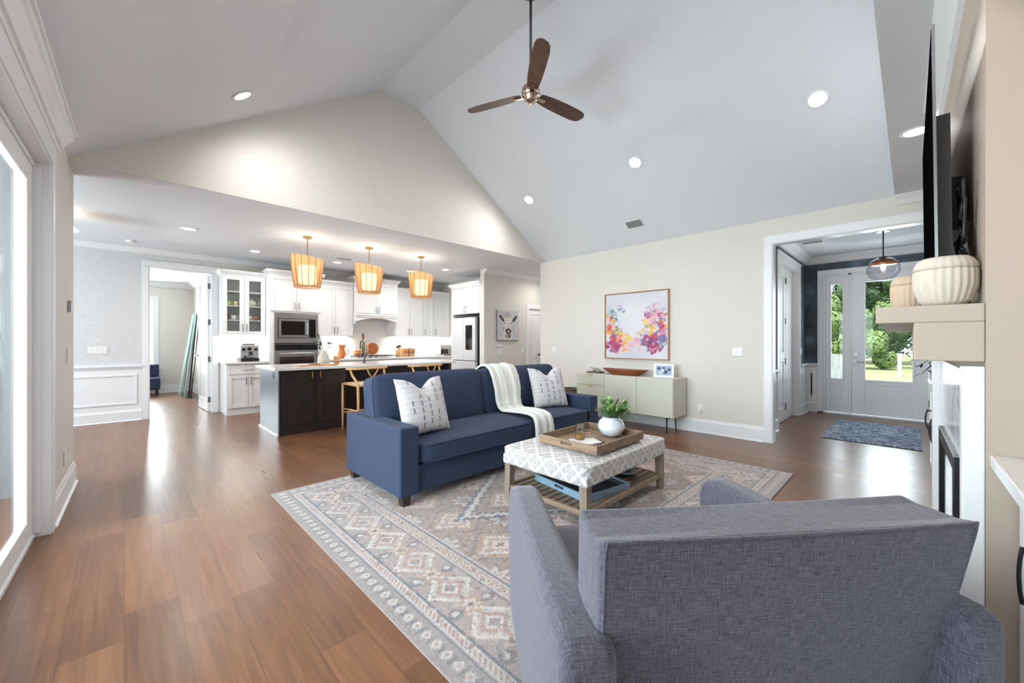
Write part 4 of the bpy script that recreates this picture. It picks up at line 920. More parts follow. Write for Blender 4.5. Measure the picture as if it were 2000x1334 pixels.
# stools: wishbone counter stools
def stool(cx, cy, label):
    W_, D_ = .50, .44; x0, x1, yf, yb = cx-W_/2, cx+W_/2, cy+.20, cy-.22
    t = thing('counter_stool', label, 'stool', (cx, cy, 0), 'wishbone counter stools at the island')
    for s in (-1, 1):
        xs = cx+s*.24; xb = cx+s*.19
        MB().tube([(xs, yf, 0), (xs, yf, .35), (xs, yf, .665)], [.013, .017, .016], 10).build('leg', M['stool'], t, smooth=True)
        MB().tube([(xb, yb, 0), (xb, yb, .40), (xb+s*.005, yb, .66), (xb+s*.02, yb+.03, .72), (xb+s*.05, yb+.09, .80), (xb+s*.065, yb+.13, .885)], [.013, .018, .019, .018, .016, .013], 10).build('leg', M['stool'], t, smooth=True)
        MB().tube([(xs, yf, .66), (xb, yb, .65)], .014, 8).build('seat_rail', M['stool'], t, smooth=True)
        MB().tube([(xs, yf, .30), (xb, yb, .30)], .010, 8).build('stretcher', M['stool'], t, smooth=True)
    MB().tube([(cx-.24, yf, .66), (cx+.24, yf, .66)], .014, 8).build('seat_rail', M['stool'], t); MB().tube([(cx-.19, yb, .65), (cx+.19, yb, .65)], .014, 8).build('seat_rail', M['stool'], t)
    MB().tube([(cx-.24, yf, .24), (cx+.24, yf, .24)], .011, 8).build('stretcher', M['stool'], t); MB().tube([(cx-.19, yb, .26), (cx+.19, yb, .26)], .010, 8).build('stretcher', M['stool'], t)
    MB().tbox((cx-.19, cx+.19, yb, yf), (cx-.19, cx+.19, yb, yf), .655, .67).build('seat', M['cord'], t, 'woven paper cord seat')
    pr = [(cx+.285*math.sin(a), yb+.15-.20*math.cos(a)+(0.0 if abs(a) < 1.2 else 0), .895-.008*abs(a)) for a in [R(-105+210*i/20) for i in range(21)]]
    MB().tube(pr, [.010]+[.0155]*19+[.010], 10).build('top_rail', M['stool'], t, smooth=True)
    g = MB(); yy = yb-.03
    g.tube([(cx, yb, .65), (cx, yb-.02, .76)], .014, 8); g.tube([(cx, yb-.02, .75), (cx-.05, yb-.035, .82), (cx-.085, yb-.04, .89)], .009, 8); g.tube([(cx, yb-.02, .75), (cx+.05, yb-.035, .82), (cx+.085, yb-.04, .89)], .009, 8)
    g.build('splat', M['stool'], t, 'wishbone splat', smooth=True)
    return t
stool(2.50, 5.60, 'blond wishbone counter stool at the near end of the island')
stool(3.47, 5.60, 'blond wishbone counter stool at the far end of the island')
# pendants over the island
def pendant(x, y, label, warm):
    t = thing('woven_pendant', label, 'pendant lamp', (x, y, 2.5), 'woven pendants over the island')
    MB().lathe([(.062, ZC-.022), (.062, ZC-.002)], (x, y, 0), 24).build('canopy', M['brass'], t)
    MB().tube([(x, y, 2.40), (x, y, ZC-.02)], .007, 8).build('rod', M['brass'], t)
    n = 40; g = MB(); A = []
    for i in range(n):
        a = 2*math.pi*i/n; top = 2.485+.035*math.cos(a-R(135)); A.append([g.v(x+r*math.cos(a), y+r*math.sin(a), z) for r, z in ((.165, 2.05), (.182, 2.16), (.197, 2.28), (.208, 2.38), (.214, top))])
    for i in range(n):
        for k in range(4): g.b.faces.new([A[i][k], A[(i+1) % n][k], A[(i+1) % n][k+1], A[i][k+1]])
    sh = g.build('shade', M['rattan'], t, smooth=True, recalc=True)
    me = sh.data; me.transform(Matrix.Translation(Vector((0, 0, 0))))
    g = MB()
    for i in range(14):
        a = 2*math.pi*i/14; top = 2.485+.035*math.cos(a-R(135)); g.tube([(x+r*math.cos(a), y+r*math.sin(a), z) for r, z in ((.168, 2.05), (.185, 2.16), (.200, 2.28), (.211, 2.38), (.217, top))], .004, 6)
    g.tube([(x+.168*math.cos(a), y+.168*math.sin(a), 2.05) for a in [2*math.pi*i/32 for i in range(32)]], .005, 6, close=True)
    g.build('frame', M['bronze'], t, smooth=True)
    MB().lathe([(.10, 2.10), (.115, 2.12), (.118, 2.33), (.10, 2.36)], (x, y, 0), 32).build('diffuser', M['bulb'], t, 'lit frosted diffuser', smooth=True)
    lamp('POINT', 'pendant_glow', (x, y, 2.44), 3.6, (1, .93, .84), 0.06)
pendant(1.88, 6.11, 'left woven amber pendant over the near end of the island', 1)
pendant(2.80, 6.11, 'middle woven amber pendant over the island', 1)
pendant(3.76, 6.12, 'right woven amber pendant over the far end of the island', 1)
# study contents seen through the doorway
g = MB(); t = thing('armchair', 'dark slate armchair beneath the study window', 'armchair', (0.36, 12.5, 0))
MB().box(0.02, 0.60, 12.35, 12.85, .14, .42).build('seat', M['sofa'], t, bevel=.03); MB().box(0.02, 0.60, 12.78, 12.93, .42, .72).build('backrest', M['sofa'], t, bevel=.03)
for a in (0.05, 0.53):
    for b in (12.38, 12.85): MB().box(a, a+.04, b, b+.04, 0, .14).build('leg', M['black'], t)
for i, (b, yy, m_, l, w_) in enumerate(((.90, 11.75, 'green', 'pale green glass panel leaning at the front of the study stack', .50), (.96, 11.45, 'green', 'second green glass panel leaning in the study stack', .46), (1.04, 11.2, 'black', 'dark framed panel leaning nearest the study wall', .5))):
    t = thing('leaning_panel', l, 'panel', (b, yy, 0), 'panels leaning on the study wall')
    MB().tbox((b, b+.02, yy, yy+w_), (b+.27-.06*i, b+.29-.06*i, yy, yy+w_), 0, 1.93-.03*i).build('sheet', M[m_] if m_ != 'green' else mat('green_glass_sheet', (150, 178, 172), 0.12), t)
# ---------------------------------------------------------------- living room
# rug with woven colour pattern
RX0, RX1, RY0, RY1 = 0.862, 4.541, 0.785, 3.71
def rugcol(U, V):
    x = U*(RX1-RX0); y = V*(RY1-RY0); L, Wd = RX1-RX0, RY1-RY0
    d = np.minimum(np.minimum(x, L-x), np.minimum(y, Wd-y))
    horiz = (np.minimum(y, Wd-y) <= np.minimum(x, L-x))
    s = np.where(horiz, x-L/2, y-Wd/2)                        # position along the border
    rs = np.random.RandomState(4)
    def smooth(n1, n2, seed):
        r = np.random.RandomState(seed).rand(n1+1, n2+1); a = U*n1*.999; b = V*n2*.999; i = a.astype(int); j = b.astype(int); fa = a-i; fb = b-j
        fa = fa*fa*(3-2*fa); fb = fb*fb*(3-2*fb)
        return (r[i, j]*(1-fa)+r[i+1, j]*fa)*(1-fb)+(r[i, j+1]*(1-fa)+r[i+1, j+1]*fa)*fb
    c = np.array
    ivory, lav, rose, tan, slate, brown = c([208, 200, 194.]), c([168, 160, 162.]), c([174, 142, 134.]), c([184, 154, 132.]), c([104, 110, 120.]), c([128, 98, 88.])
    out = np.empty(U.shape+(3,)); out[:] = lav
    def put(m, col, k=1.0): out[m] = out[m]*(1-k)+col*k
    def diamond(t, v, a, b): return np.abs(t)/a+np.abs(v)/b
    # outer guard
    put(d < .115, c([158, 148, 146.]))
    t = (np.abs(s) % .075)-.0375; v = d-.062
    put((d < .115) & ((np.abs(t)**1.3+np.abs(v)**1.3) < .026**1.3), ivory, .85); put((d < .115) & ((t**2+v**2) < .009**2), rose, .8); t_ = (np.abs(s+.0375) % .075)-.0375; put((d < .115) & (np.abs(t_)/.010+np.abs(v)/.034 < 1), slate, .6)
    put((d < .02), c([160, 150, 148.]))
    for a, b, col in ((.112, .120, slate), (.125, .133, ivory), (.165, .172, ivory), (.176, .184, slate)): put((d > a) & (d < b), col, .8)
    m = (d > .133) & (d < .165); put(m, rose, .7); put(m & (((np.abs(s)+d) % .03) < .013), ivory, .8)
    # main border
    m = (d >= .184) & (d < .46); put(m, c([170, 156, 152.]))
    per = .34; t = (np.abs(s+.085) % per)-per/2; v = d-.322
    q = diamond(t, v, .15, .135); put(m & (q < 1), ivory); put(m & (q < .80), c([190, 178, 174.])); put(m & (q < .62), rose, .8); put(m & (q < .40), ivory, .9); put(m & (q < .26), slate, .6); put(m & (q < .12), rose)
    t2 = (np.abs(s+.085+per/2) % per)-per/2
    r = np.hypot(t2, v); an = np.arctan2(v, t2); fl = r/(.062*(1+.32*np.cos(an*6)))
    put(m & (fl < 1), tan, .9); put(m & (fl < .62), ivory, .9); put(m & (fl < .3), brown, .8)
    for sg in (-1, 1):
        rr = np.hypot(t2-.0, v-sg*.095); fl = rr/(.036*(1+.3*np.cos(an*5))); put(m & (fl < 1), slate, .55); put(m & (fl < .5), ivory, .9)
    vine = np.abs(v-.10*np.sin(s*2*np.pi/per*2)) < .006; put(m & vine, slate, .5)
    for a, b, col in ((.455, .463, slate), (.468, .476, ivory), (.53, .538, ivory), (.542, .556, slate), (.562, .568, ivory)): put((d > a) & (d < b), col, .85)
    m = (d > .476) & (d < .53); put(m, tan, .5); t = (np.abs(s) % .06)-.03; put(m & (diamond(t, d-.503, .024, .022) < 1), ivory, .9); put(m & (diamond(t, d-.503, .012, .011) < 1), brown, .8)
    # field: geometric repeats of hooked medallions
    m = d >= .568; fx = x-L/2; fy = y-Wd/2
    put(m, c([162, 142, 134.]))
    px_, py_ = .52, .46; a = ((fx+px_/2) % px_)-px_/2; b = ((fy+py_/2) % py_)-py_/2
    st_ = np.round(a/.02)*.02; sb = np.round(b/.02)*.02
    q = diamond(st_, sb, .25, .22); put(m & (q < 1), slate, .55); put(m & (q < .9), tan, .8); put(m & (q < .66), ivory, .85); put(m & (q < .5), rose, .8); put(m & (q < .3), ivory, .8); put(m & (q < .16), brown, .8)
    a2 = ((fx) % px_)-px_/2; b2 = ((fy) % py_)-py_/2; r = np.hypot(a2, b2); an = np.arctan2(b2, a2); fl = r/(.085*(1+.3*np.cos(an*8)))
    put(m & (fl < 1.25) & (fl > 1.1), slate, .7); put(m & (fl < 1), ivory, .8); put(m & (fl < .6), slate, .4); put(m & (fl < .35), rose, .9)
    # big centre medallion
    q = diamond(np.round(fx/.03)*.03, np.round(fy/.03)*.03, 1.05, .72)
    put(m & (q < 1) & (q > .95), slate, .9); put(m & (q < .95) & (q > .88), ivory, .9); put(m & (q < .88) & (q > .84), slate, .7)
    # scattered small figures
    for _ in range(4200):
        cx, cy = rs.rand()*L, rs.rand()*Wd; rr = rs.uniform(.006, .017); i0, i1 = [int(np.clip(k/L*U.shape[0], 0, U.shape[0]-1)) for k in (cx-rr, cx+rr)]; j0, j1 = [int(np.clip(k/Wd*U.shape[1], 0, U.shape[1]-1)) for k in (cy-rr, cy+rr)]
        if d[i0, j0] < .13: continue
        sl = (slice(i0, i1+1), slice(j0, j1+1)); q = np.abs(x[sl]-cx)+np.abs(y[sl]-cy); col = (ivory, slate, brown, rose, tan)[rs.randint(5)]
        mm = q < rr; out[sl][mm] = out[sl][mm]*.45+col*.55
    # wear and fade
    fade = smooth(9, 7, 1)*.5+smooth(40, 32, 2)*.3+smooth(180, 140, 3)*.2
    k = np.clip((fade-.36)*.8, 0, .42)[..., None]; out = out*(1-k)+c([186, 174, 170.])*k
    return out*(.93+.10*smooth(300, 240, 6))[..., None]
RUGM = attr_mat('rug_wool', 0.95, 120, .22, sheen=.2)
t = thing('area_rug', 'large faded ivory, rose and slate patterned area rug under the sofa and ottoman', 'rug', (2.7, 2.25, 0))
MB().box(RX0, RX1, RY0, RY1, 0.0005, .0095).build('backing', mat('rug_edge', (150, 140, 134), .95), t)
colorgrid('pile', lambda u, n, z: (u, z, n), RX0, RX1, RY0, RY1, .0100, 480, 382, rugcol, t, RUGM)
ZR = .0105
# sofa
t = thing('sofa', 'navy blue upholstered sofa with track arms and bench seat', 'sofa', (2.8, 3.2, ZR))
def roundbox(x0, x1, y0, y1, z0, z1, k=9, n=10, bulge=0, **kw): return MB().puff((x0+x1)/2, (y0+y1)/2, (z0+z1)/2, (x1-x0)/2, (y1-y0)/2, (z1-z0)/2, k, n, bulge, **kw)
g = MB(); g.box(1.635, 3.955, 2.715, 3.60, .085, .30); g.build('base', M['sofa'], t, bevel=.012, seg=3)
for a, b in ((1.47, 1.635), (3.955, 4.12)):
    MB().box(a, b, 2.685, 3.69, .085, .612).build('arm', M['sofa'], t, bevel=.016, seg=3)
MB().box(1.635, 3.955, 3.52, 3.69, .085, .80).build('back_frame', M['sofa'], t, bevel=.02, seg=3)
roundbox(1.64, 3.95, 2.665, 3.42, .305, .465, 14, 20, .035).build('seat_cushion', M['sofa'], t, smooth=True)
MB().tube([(1.66, 2.668, .452), (2.8, 2.664, .458), (3.93, 2.668, .452)], .0055, 8).tube([(1.66, 2.668, .318), (2.8, 2.664, .316), (3.93, 2.668, .318)], .0055, 8).build('piping', M['sofa'], t)
tilt = Matrix.Rotation(R(-11), 4, 'X')
for a, b in ((1.55, 2.79), (2.80, 4.04)):
    c = MB().puff((a+b)/2, 3.385, .70, (b-a)/2, .125, .265, 11, 18, 0, M=tilt, fn=lambda p, x_, y_, z_: Vector((p.x, p.y*(1+.30*(1-x_*x_)*(1-z_*z_)), p.z))).build('back_cushion', M['sofa'], t, smooth=True)
    P = []
    for s in range(60):
        q = 2*math.pi*s/60; k = 11; cx_, sz = math.cos(q), math.sin(q); dd = (abs(cx_)**k+abs(sz)**k)**(1/k)
        v = tilt @ Vector((cx_/dd*(b-a)/2, -.092, sz/dd*.262)); P.append(((a+b)/2+v.x, 3.385+v.y, .70+v.z))
    MB().tube(P, .006, 6, close=True).build('piping', M['sofa'], c)
for x in (1.50, 4.02):
    for y in (2.70, 3.60): MB().tbox((x+.005, x+.065, y+.005, y+.065), (x, x+.075, y, y+.075), ZR, .0845).build('leg', M['chair_leg'], t)
# throw pillows
def pilf(t, p):
    u, v, _ = t.xyz(t.coord('UV')); s = u*24.0; col = s.floor(); f = (s.frac()-0.5).abs(); h = t.white(t.vec(col, 2.0, 0.0))
    vv = v*16.0+h*5.0; r = t.white(t.vec(col, vv.floor(), 4.0)); g = (vv.frac()-0.5).abs()
    n = t.noise(t.coord('UV'), 60, 3)
    dash = f.lt(0.16)*g.lt(0.36)*r.gt(0.25)*(((col*0.5).frac()).lt(0.25)); lat = (((f-0.32).abs()).lt(0.05)*((((v*22.0).frac()-0.5).abs()+f*0.6-0.28).abs()).lt(0.12)).mn(1.0)
    c = t.mix(n, lin((190, 188, 190)), lin((214, 209, 208))); c = t.mix(lat*0.7, c, lin((138, 148, 170))); c = t.mix(dash*0.85, c, lin((84, 90, 108)))
    t.put(p.inputs['Base Color'], c); t.put(p.inputs['Normal'], t.bump(n, .2, .003))
PM = mat('pillow_print', (215, 212, 212), .95, sheen=.3, fn=pilf)
def pillow(x, y, z, yaw, lean, label, S=.25, T=.085):
    t = thing('throw_pillow', label, 'pillow', (x, y, z), 'printed pillows on the sofa'); t.rotation_euler = (R(lean), 0, R(yaw)); OFF[t.name] = Vector((0, 0, 0))
    g = MB(); n = 28; uvs = {}
    for side in (-1, 1):
        G = []
        for i in range(n+1):
            row = []
            for j in range(n+1):
                u = -1+2*i/n; v = -1+2*j/n
                th = T*max(0, (1-u**2))**.42*max(0, (1-v**2))**.42
                X_ = u*S*(1-.07*(1-v*v)); Z_ = v*S*(1-.07*(1-u*u))-.085*math.exp(-(u/.34)**2)*max(0, (v+1)/2)**3
                th *= 1-.30*math.exp(-(u/.3)**2)*max(0, (v+1)/2)**2
                row.append(g.b.verts.new((X_, side*th, Z_)))
            G.append(row)
        for i in range(n):
            for j in range(n): g.b.faces.new([G[i][j], G[i+1][j], G[i+1][j+1], G[i][j+1]][::side])
    bmesh.ops.remove_doubles(g.b, verts=g.b.verts, dist=.0004)
    g.build('cover', PM, t, smooth=True)
pillow(1.85, 2.98, .715, 6, -17, 'white and blue printed throw pillow against the near arm of the sofa')
pillow(3.66, 3.09, .715, -14, -19, 'white and blue printed throw pillow near the far arm of the sofa')
# throw blanket
prof = [(3.71, .60), (3.715, .76), (3.66, .86), (3.56, .93), (3.46, .978), (3.37, .985), (3.30, .95), (3.235, .86), (3.185, .74), (3.165, .62), (3.13, .545), (3.07, .513), (2.95, .518), (2.82, .522), (2.72, .518), (2.665, .50), (2.645, .455), (2.638, .38), (2.636, .28), (2.637, .19)]
PY = [Vector((a, b)) for a, b in prof]; cum = [0]
for a, b in zip(PY, PY[1:]): cum.append(cum[-1]+(b-a).length)
def onprof(s):
    s *= cum[-1]
    for i in range(len(cum)-1):
        if s <= cum[i+1] or i == len(cum)-2:
            f = (s-cum[i])/(cum[i+1]-cum[i]); p = PY[i].lerp(PY[i+1], f); d = (PY[i+1]-PY[i]).normalized(); return p, Vector((d.y, -d.x)), s
def thr(a, b):
    p, n, s = onprof(b); q = s/cum[-1]
    w_ = .50-.20*min(1, q*1.25); cx = 3.20-.13*q-.07*math.sin(q*3.1)
    x = cx+(a-.5)*w_+.012*math.sin(q*9+a*4); f = .022+.009*math.sin(a*17+1.3*math.sin(q*4))+.003*math.sin(a*41+q*6)
    if a < .02 or a > .98: f = .010
    k = f
    return (x, p.x+n.x*k, p.y+n.y*k)
t = thing('throw_blanket', 'cream ribbed throw blanket draped over the middle of the sofa', 'blanket', (3.1, 3.1, .5))
g = MB(); g.grid(thr, 64, 90); g.build('cloth', M['throw'], t, smooth=True, solid=.007, recalc=False)
g = MB()
for i in range(34):
    a = i/33; p = thr(a, 1.0); g.tube([p, (p[0]+.002*math.sin(i*3), p[1]-.002, p[2]-.04), (p[0]+.006*math.sin(i*5), p[1]-.004, p[2]-.075)], .0028, 5)
g.build('fringe', M['throw'], t)
# ottoman
t = thing('ottoman', 'large upholstered ottoman with lattice print top and slatted wooden shelf', 'ottoman', (2.74, 1.885, ZR))
OX0, OX1, OY0, OY1 = 2.15, 3.33, 1.485, 2.285
g = MB().puff((OX0+OX1)/2, (OY0+OY1)/2, .375, (OX1-OX0)/2+.005, (OY1-OY0)/2+.005, .068, 22, 20, .028); g.build('cushion', M['lattice'], t, smooth=True)
o_ = MB().box(OX0, OX1, OY0, OY1, .305, .38).build('apron', M['lattice'], t, bevel=.01)
for x, sx in ((OX0+.01, 1), (OX1-.01, -1)):
    for y, sy in ((OY0+.01, 1), (OY1-.01, -1)):
        a, b = sorted((x, x+sx*.062)); c, d = sorted((y, y+sy*.062)); a2, b2 = sorted((x, x+sx*.048)); c2, d2 = sorted((y, y+sy*.048))
        MB().tbox((a2, b2, c2, d2), (a, b, c, d), ZR, .304).build('leg', M['greywood'], t, bevel=.003)
for y in (OY0+.02, OY1-.045): MB().box(OX0+.062, OX1-.062, y, y+.025, .10, .135).build('shelf_rail', M['slatwood'], t, bevel=.002)
for x in (OX0+.02, OX1-.045): MB().box(x, x+.025, OY0+.062, OY1-.062, .10, .135).build('shelf_rail', M['slatwood'], t, bevel=.002)
for i in range(11):
    y = OY0+.06+i*(OY1-OY0-.12-.045)/10; MB().box(OX0+.0455, OX1-.0455, y, y+.045, .112, .128).build('slat', M['slatwood'], t, bevel=.002)
def tray(name, x0, x1, y0, y1, z, h, m, label, hole=True, th=.014):
    t = thing(name, label, 'tray', ((x0+x1)/2, (y0+y1)/2, z))
    MB().box(x0+th, x1-th, y0+th, y1-th, z, z+.008).build('base', m, t)
    for a in ((x0, x1, y0, y0+th), (x0, x1, y1-th, y1)): MB().box(*a, z, z+h).build('side', m, t, bevel=.002)
    cy = (y0+y1)/2
    for a in (x0, x1-th):
        if hole: MB().box(a, a+th, y0+th, y1-th, z, z+h*.40).box(a, a+th, y0+th, y1-th, z+h*.80, z+h).box(a, a+th, y0+th, cy-.05, z+h*.40, z+h*.80).box(a, a+th, cy+.05, y1-th, z+h*.40, z+h*.80).build('handle_side', m, t)
        else: MB().box(a, a+th, y0+th, y1-th, z, z+h).build('handle_side', m, t)
    return t
TZ = .4725
tray('serving_tray', 2.345, 3.025, 1.535, 2.075, TZ, .062, M['traywood'], 'brown wooden serving tray with cut-out handles on the ottoman')
bluegrey = mat('blue_grey_tray', (124, 150, 170), .5, fn=subtle(10, .08)); darkt = mat('charcoal_tray', (52, 56, 62), .5)
tray('shelf_tray', 2.36, 2.84, 1.56, 2.14, .1285, .052, bluegrey, 'blue-grey tray with cut-out handles on the lower shelf of the ottoman').rotation_euler = (0, 0, R(-9))
tray('shelf_tray', 2.38, 2.82, 1.58, 2.12, .139, .03, darkt, 'charcoal tray nested in the blue-grey tray', hole=False).rotation_euler = (0, 0, R(-9))
o = thing('shallow_bowl', 'dark teal shallow bowl on the ottoman shelf', 'bowl', (3.06, 1.72, .1285))
MB().lathe([(.05, .129), (.09, .14), (.11, .165), (.105, .165), (.05, .14), (.0001, .137)], (3.06, 1.72, 0), 32).build('dish', mat('teal_dish', (34, 62, 74), .3), o, smooth=True)
ZT = TZ+.0085
def tumbler(): pass
o = thing('drinking_glass', 'ribbed clear glass with amber drink on the serving tray', 'glass', (2.61, 1.87, ZT+.004))
MB().lathe([(.038, ZT+.004), (.041, ZT+.03), (.040, ZT+.13), (.0385, ZT+.13), (.039, ZT+.032), (.036, ZT+.010), (.0001, ZT+.010)], (2.61, 1.87, 0), 48, 24, .04).build('tumbler', thin_glass('tumbler_glass', (246, 249, 250), .0, .05), o, smooth=True)
MB().lathe([(.0355, ZT+.0105), (.0375, ZT+.032), (.0375, ZT+.042)], (2.61, 1.87, 0), 32).build('drink', M['amber'], o, 'amber drink', smooth=True)
MB().lathe([(.0001, 0), (.037, 0), (.037, .001)], (2.61, 1.87, ZT+.088), 32).build('rim_line', M['amber'], o) if False else None
o = tag(MB().prism([(2.45, 1.79), (2.63, 1.66), (2.73, 1.82), (2.55, 1.94)], ZT+.0003, ZT+.0035, 'z').build('paper_napkin', M['plate']), 'white paper napkin under the drinking glass', 'napkin')
o = thing('coaster', 'small wooden coaster at the back of the serving tray', 'coaster', (2.86, 1.99, ZT))
MB().lathe([(.0001, ZT+.0002), (.05, ZT+.0002), (.05, ZT+.010), (.0001, ZT+.010)], (2.86, 1.99, 0), 4).build('disc', M['maple'], o)
MB().lathe([(.0001, ZT+.0105), (.048, ZT+.0105), (.048, ZT+.020), (.0001, ZT+.020)], (2.86, 1.99, 0), 4).build('disc', M['walnut'], o)
o = thing('eyeglasses', 'pair of clear-rimmed eyeglasses lying near the front corner of the tray', 'eyeglasses', (2.60, 1.66, ZT))
g = MB()
for s in (-1, 1): g.tube([(2.50+s*.033+.026*math.cos(a), 1.602+.006*s, ZT+.024+.019*math.sin(a)) for a in [2*math.pi*i/16 for i in range(16)]], .003, 6, close=True)
g.tube([(2.492, 1.602, ZT+.03), (2.508, 1.602, ZT+.03)], .0025, 6); g.tube([(2.44, 1.596, ZT+.03), (2.455, 1.69, ZT+.008)], .0025, 6); g.tube([(2.56, 1.608, ZT+.03), (2.55, 1.70, ZT+.008)], .0025, 6)
g.build('frame', M['black'], o, smooth=True)
o = thing('potted_plant', 'leafy green plant in a round glossy white pot on the serving tray', 'plant', (2.90, 1.76, ZT))
pz = ZT
MB().lathe([(.045, pz), (.082, pz+.022), (.108, pz+.065), (.110, pz+.09), (.095, pz+.130), (.068, pz+.152), (.070, pz+.160), (.060, pz+.158), (.062, pz+.145), (.0001, pz+.14)], (2.90, 1.76, 0), 48).build('pot', M['ceramic'], o, smooth=True)
rd = random.Random(21); g = MB(); gs = MB()
for k in range(26):
    a = rd.uniform(0, 6.283); el = rd.uniform(.25, 1.35); ln = rd.uniform(.09, .18)
    d = Vector((math.cos(a)*math.cos(el), math.sin(a)*math.cos(el), math.sin(el))); b = Vector((2.90+.02*math.cos(a), 1.76+.02*math.sin(a), pz+.14)); tip = b+d*ln
    gs.tube([b, b.lerp(tip, .5)+Vector((0, 0, .008)), tip], .0022, 5)
    for i in range(6):
        f = .3+.14*i; a2 = rd.uniform(0, 6.283); dd = d+Vector((math.cos(a2), math.sin(a2), rd.uniform(-.3, .5)))*.85; g.leaf(b+d*ln*f, dd, rd.uniform(.06, .085), rd.uniform(.022, .032), bend=rd.uniform(.1, .5))
    g.leaf(tip, d, .07, .024, bend=.2)
lf = mat('variegated_leaf', (96, 140, 76), .4, fn=lambda t, p: t.put(p.inputs['Base Color'], t.ramp(t.noise(t.coord('Object'), 22, 3), [(.3, (48, 88, 44)), (.52, (92, 136, 70)), (.68, (176, 198, 120))])))
g.build('foliage', lf, o, recalc=False, smooth=True); gs.build('stem', M['stem'], o)
# armchair in the foreground (local frame: +x = across, +y = the way it faces)
ang = math.degrees(math.atan2(-.6235, .782)); t = thing('armchair', 'heathered grey-lavender upholstered armchair seen from behind', 'armchair', (.682*.782, -.682*.6235, 0))
t.rotation_euler = (0, 0, R(ang)); OFF[t.name] = Vector((0, 0, 0))
CM = M['chair']; V0 = .745
def lean(p, a, b, c): return Vector((p.x*(1-.02*(1-c)/2), p.y+(.0 if c > 0 else 0), p.z))
sh = Matrix(((1, 0, 0, 0), (0, 1, -.19, 0), (0, 0, 1, 0), (0, 0, 0, 1)))
bt, bb = .872, .30; hz = (bt-bb)/2
def backv(x, y, z):
    return (x*(1-.05*(bt-z)/(bt-bb)), V0+(y)+.19*(bt-z)*1.0, z)
g = MB(); nx, nz, ny = 16, 12, 4
G = {}
def bv(i, j, k):
    if (i, j, k) not in G:
        u = -1+2*i/nx; wz = j/nz; wy = k/ny
        z = bb+(bt-bb)*wz - (.010*(1-math.cos(math.pi*u))*.5 if j == nz and 0 < k < ny else 0)+.006*u*u*(wz > .9)
        y = .165*wy + (.022*(1-u*u)*math.sin(math.pi*min(1, wz)) if k == ny else 0) - (.010*(1-u*u)*math.sin(math.pi*wz) if k == 0 else 0)
        G[(i, j, k)] = g.v(*backv(u*.428+.006*u*math.sin(math.pi*wy), y, z))
    return G[(i, j, k)]
for i in range(nx):
    for j in range(nz):
        for k in (0, ny): g.b.faces.new([bv(i, j, k), bv(i+1, j, k), bv(i+1, j+1, k), bv(i, j+1, k)])
    for k in range(ny):
        for j in (0, nz): g.b.faces.new([bv(i, j, k), bv(i+1, j, k), bv(i+1, j, k+1), bv(i, j, k+1)])
for j in range(nz):
    for k in range(ny):
        for i in (0, nx): g.b.faces.new([bv(i, j, k), bv(i, j+1, k), bv(i, j+1, k+1), bv(i, j, k+1)])
g.build('backrest', CM, t, bevel=.013, seg=3)
P = [backv(-.419, .001, z) for z in (.50, .60, .70, .80, .852)]+[backv((-1+2*s/20)*.415, .000, .8705+.006*(-1+2*s/20)**2) for s in range(21)]+[backv(.419, .001, z) for z in (.852, .80, .70, .60, .50)]
MB().tube(P, .0028, 6).build('welt', CM, t, smooth=True)
for s in (-1, 1):
    x0, x1 = (s*.392, s*(.492 if s > 0 else .512))
    prof_ = [(V0-.005, .11), (V0-.01, .66), (V0+.03, .674), (V0+.45, .664), (V0+.80, .660), (V0+.90, .655), (V0+.97, .636), (V0+1.015, .60), (V0+1.03, .54), (V0+1.01, .35), (V0+.97, .11)]
    g = MB(); g.prism(prof_, min(x0, x1), max(x0, x1), 'x'); g.build('arm', CM, t, bevel=.030, seg=5, smooth=False)
MB().box(-.39, .39, V0+.05, V0+.94, .11, .30).build('base', CM, t, bevel=.02)
MB().puff(0, V0+.60, .385, .388, .38, .082, 9, 14, .03).build('seat_cushion', CM, t, smooth=True)
for a in (-.47, .42):
    for b in (V0+.01, V0+.90): MB().tbox((a+.01, a+.045, b+.01, b+.045), (a, a+.055, b, b+.055), .0115 if b > 1 else .0, .112).build('leg', M['chair_leg'], t)
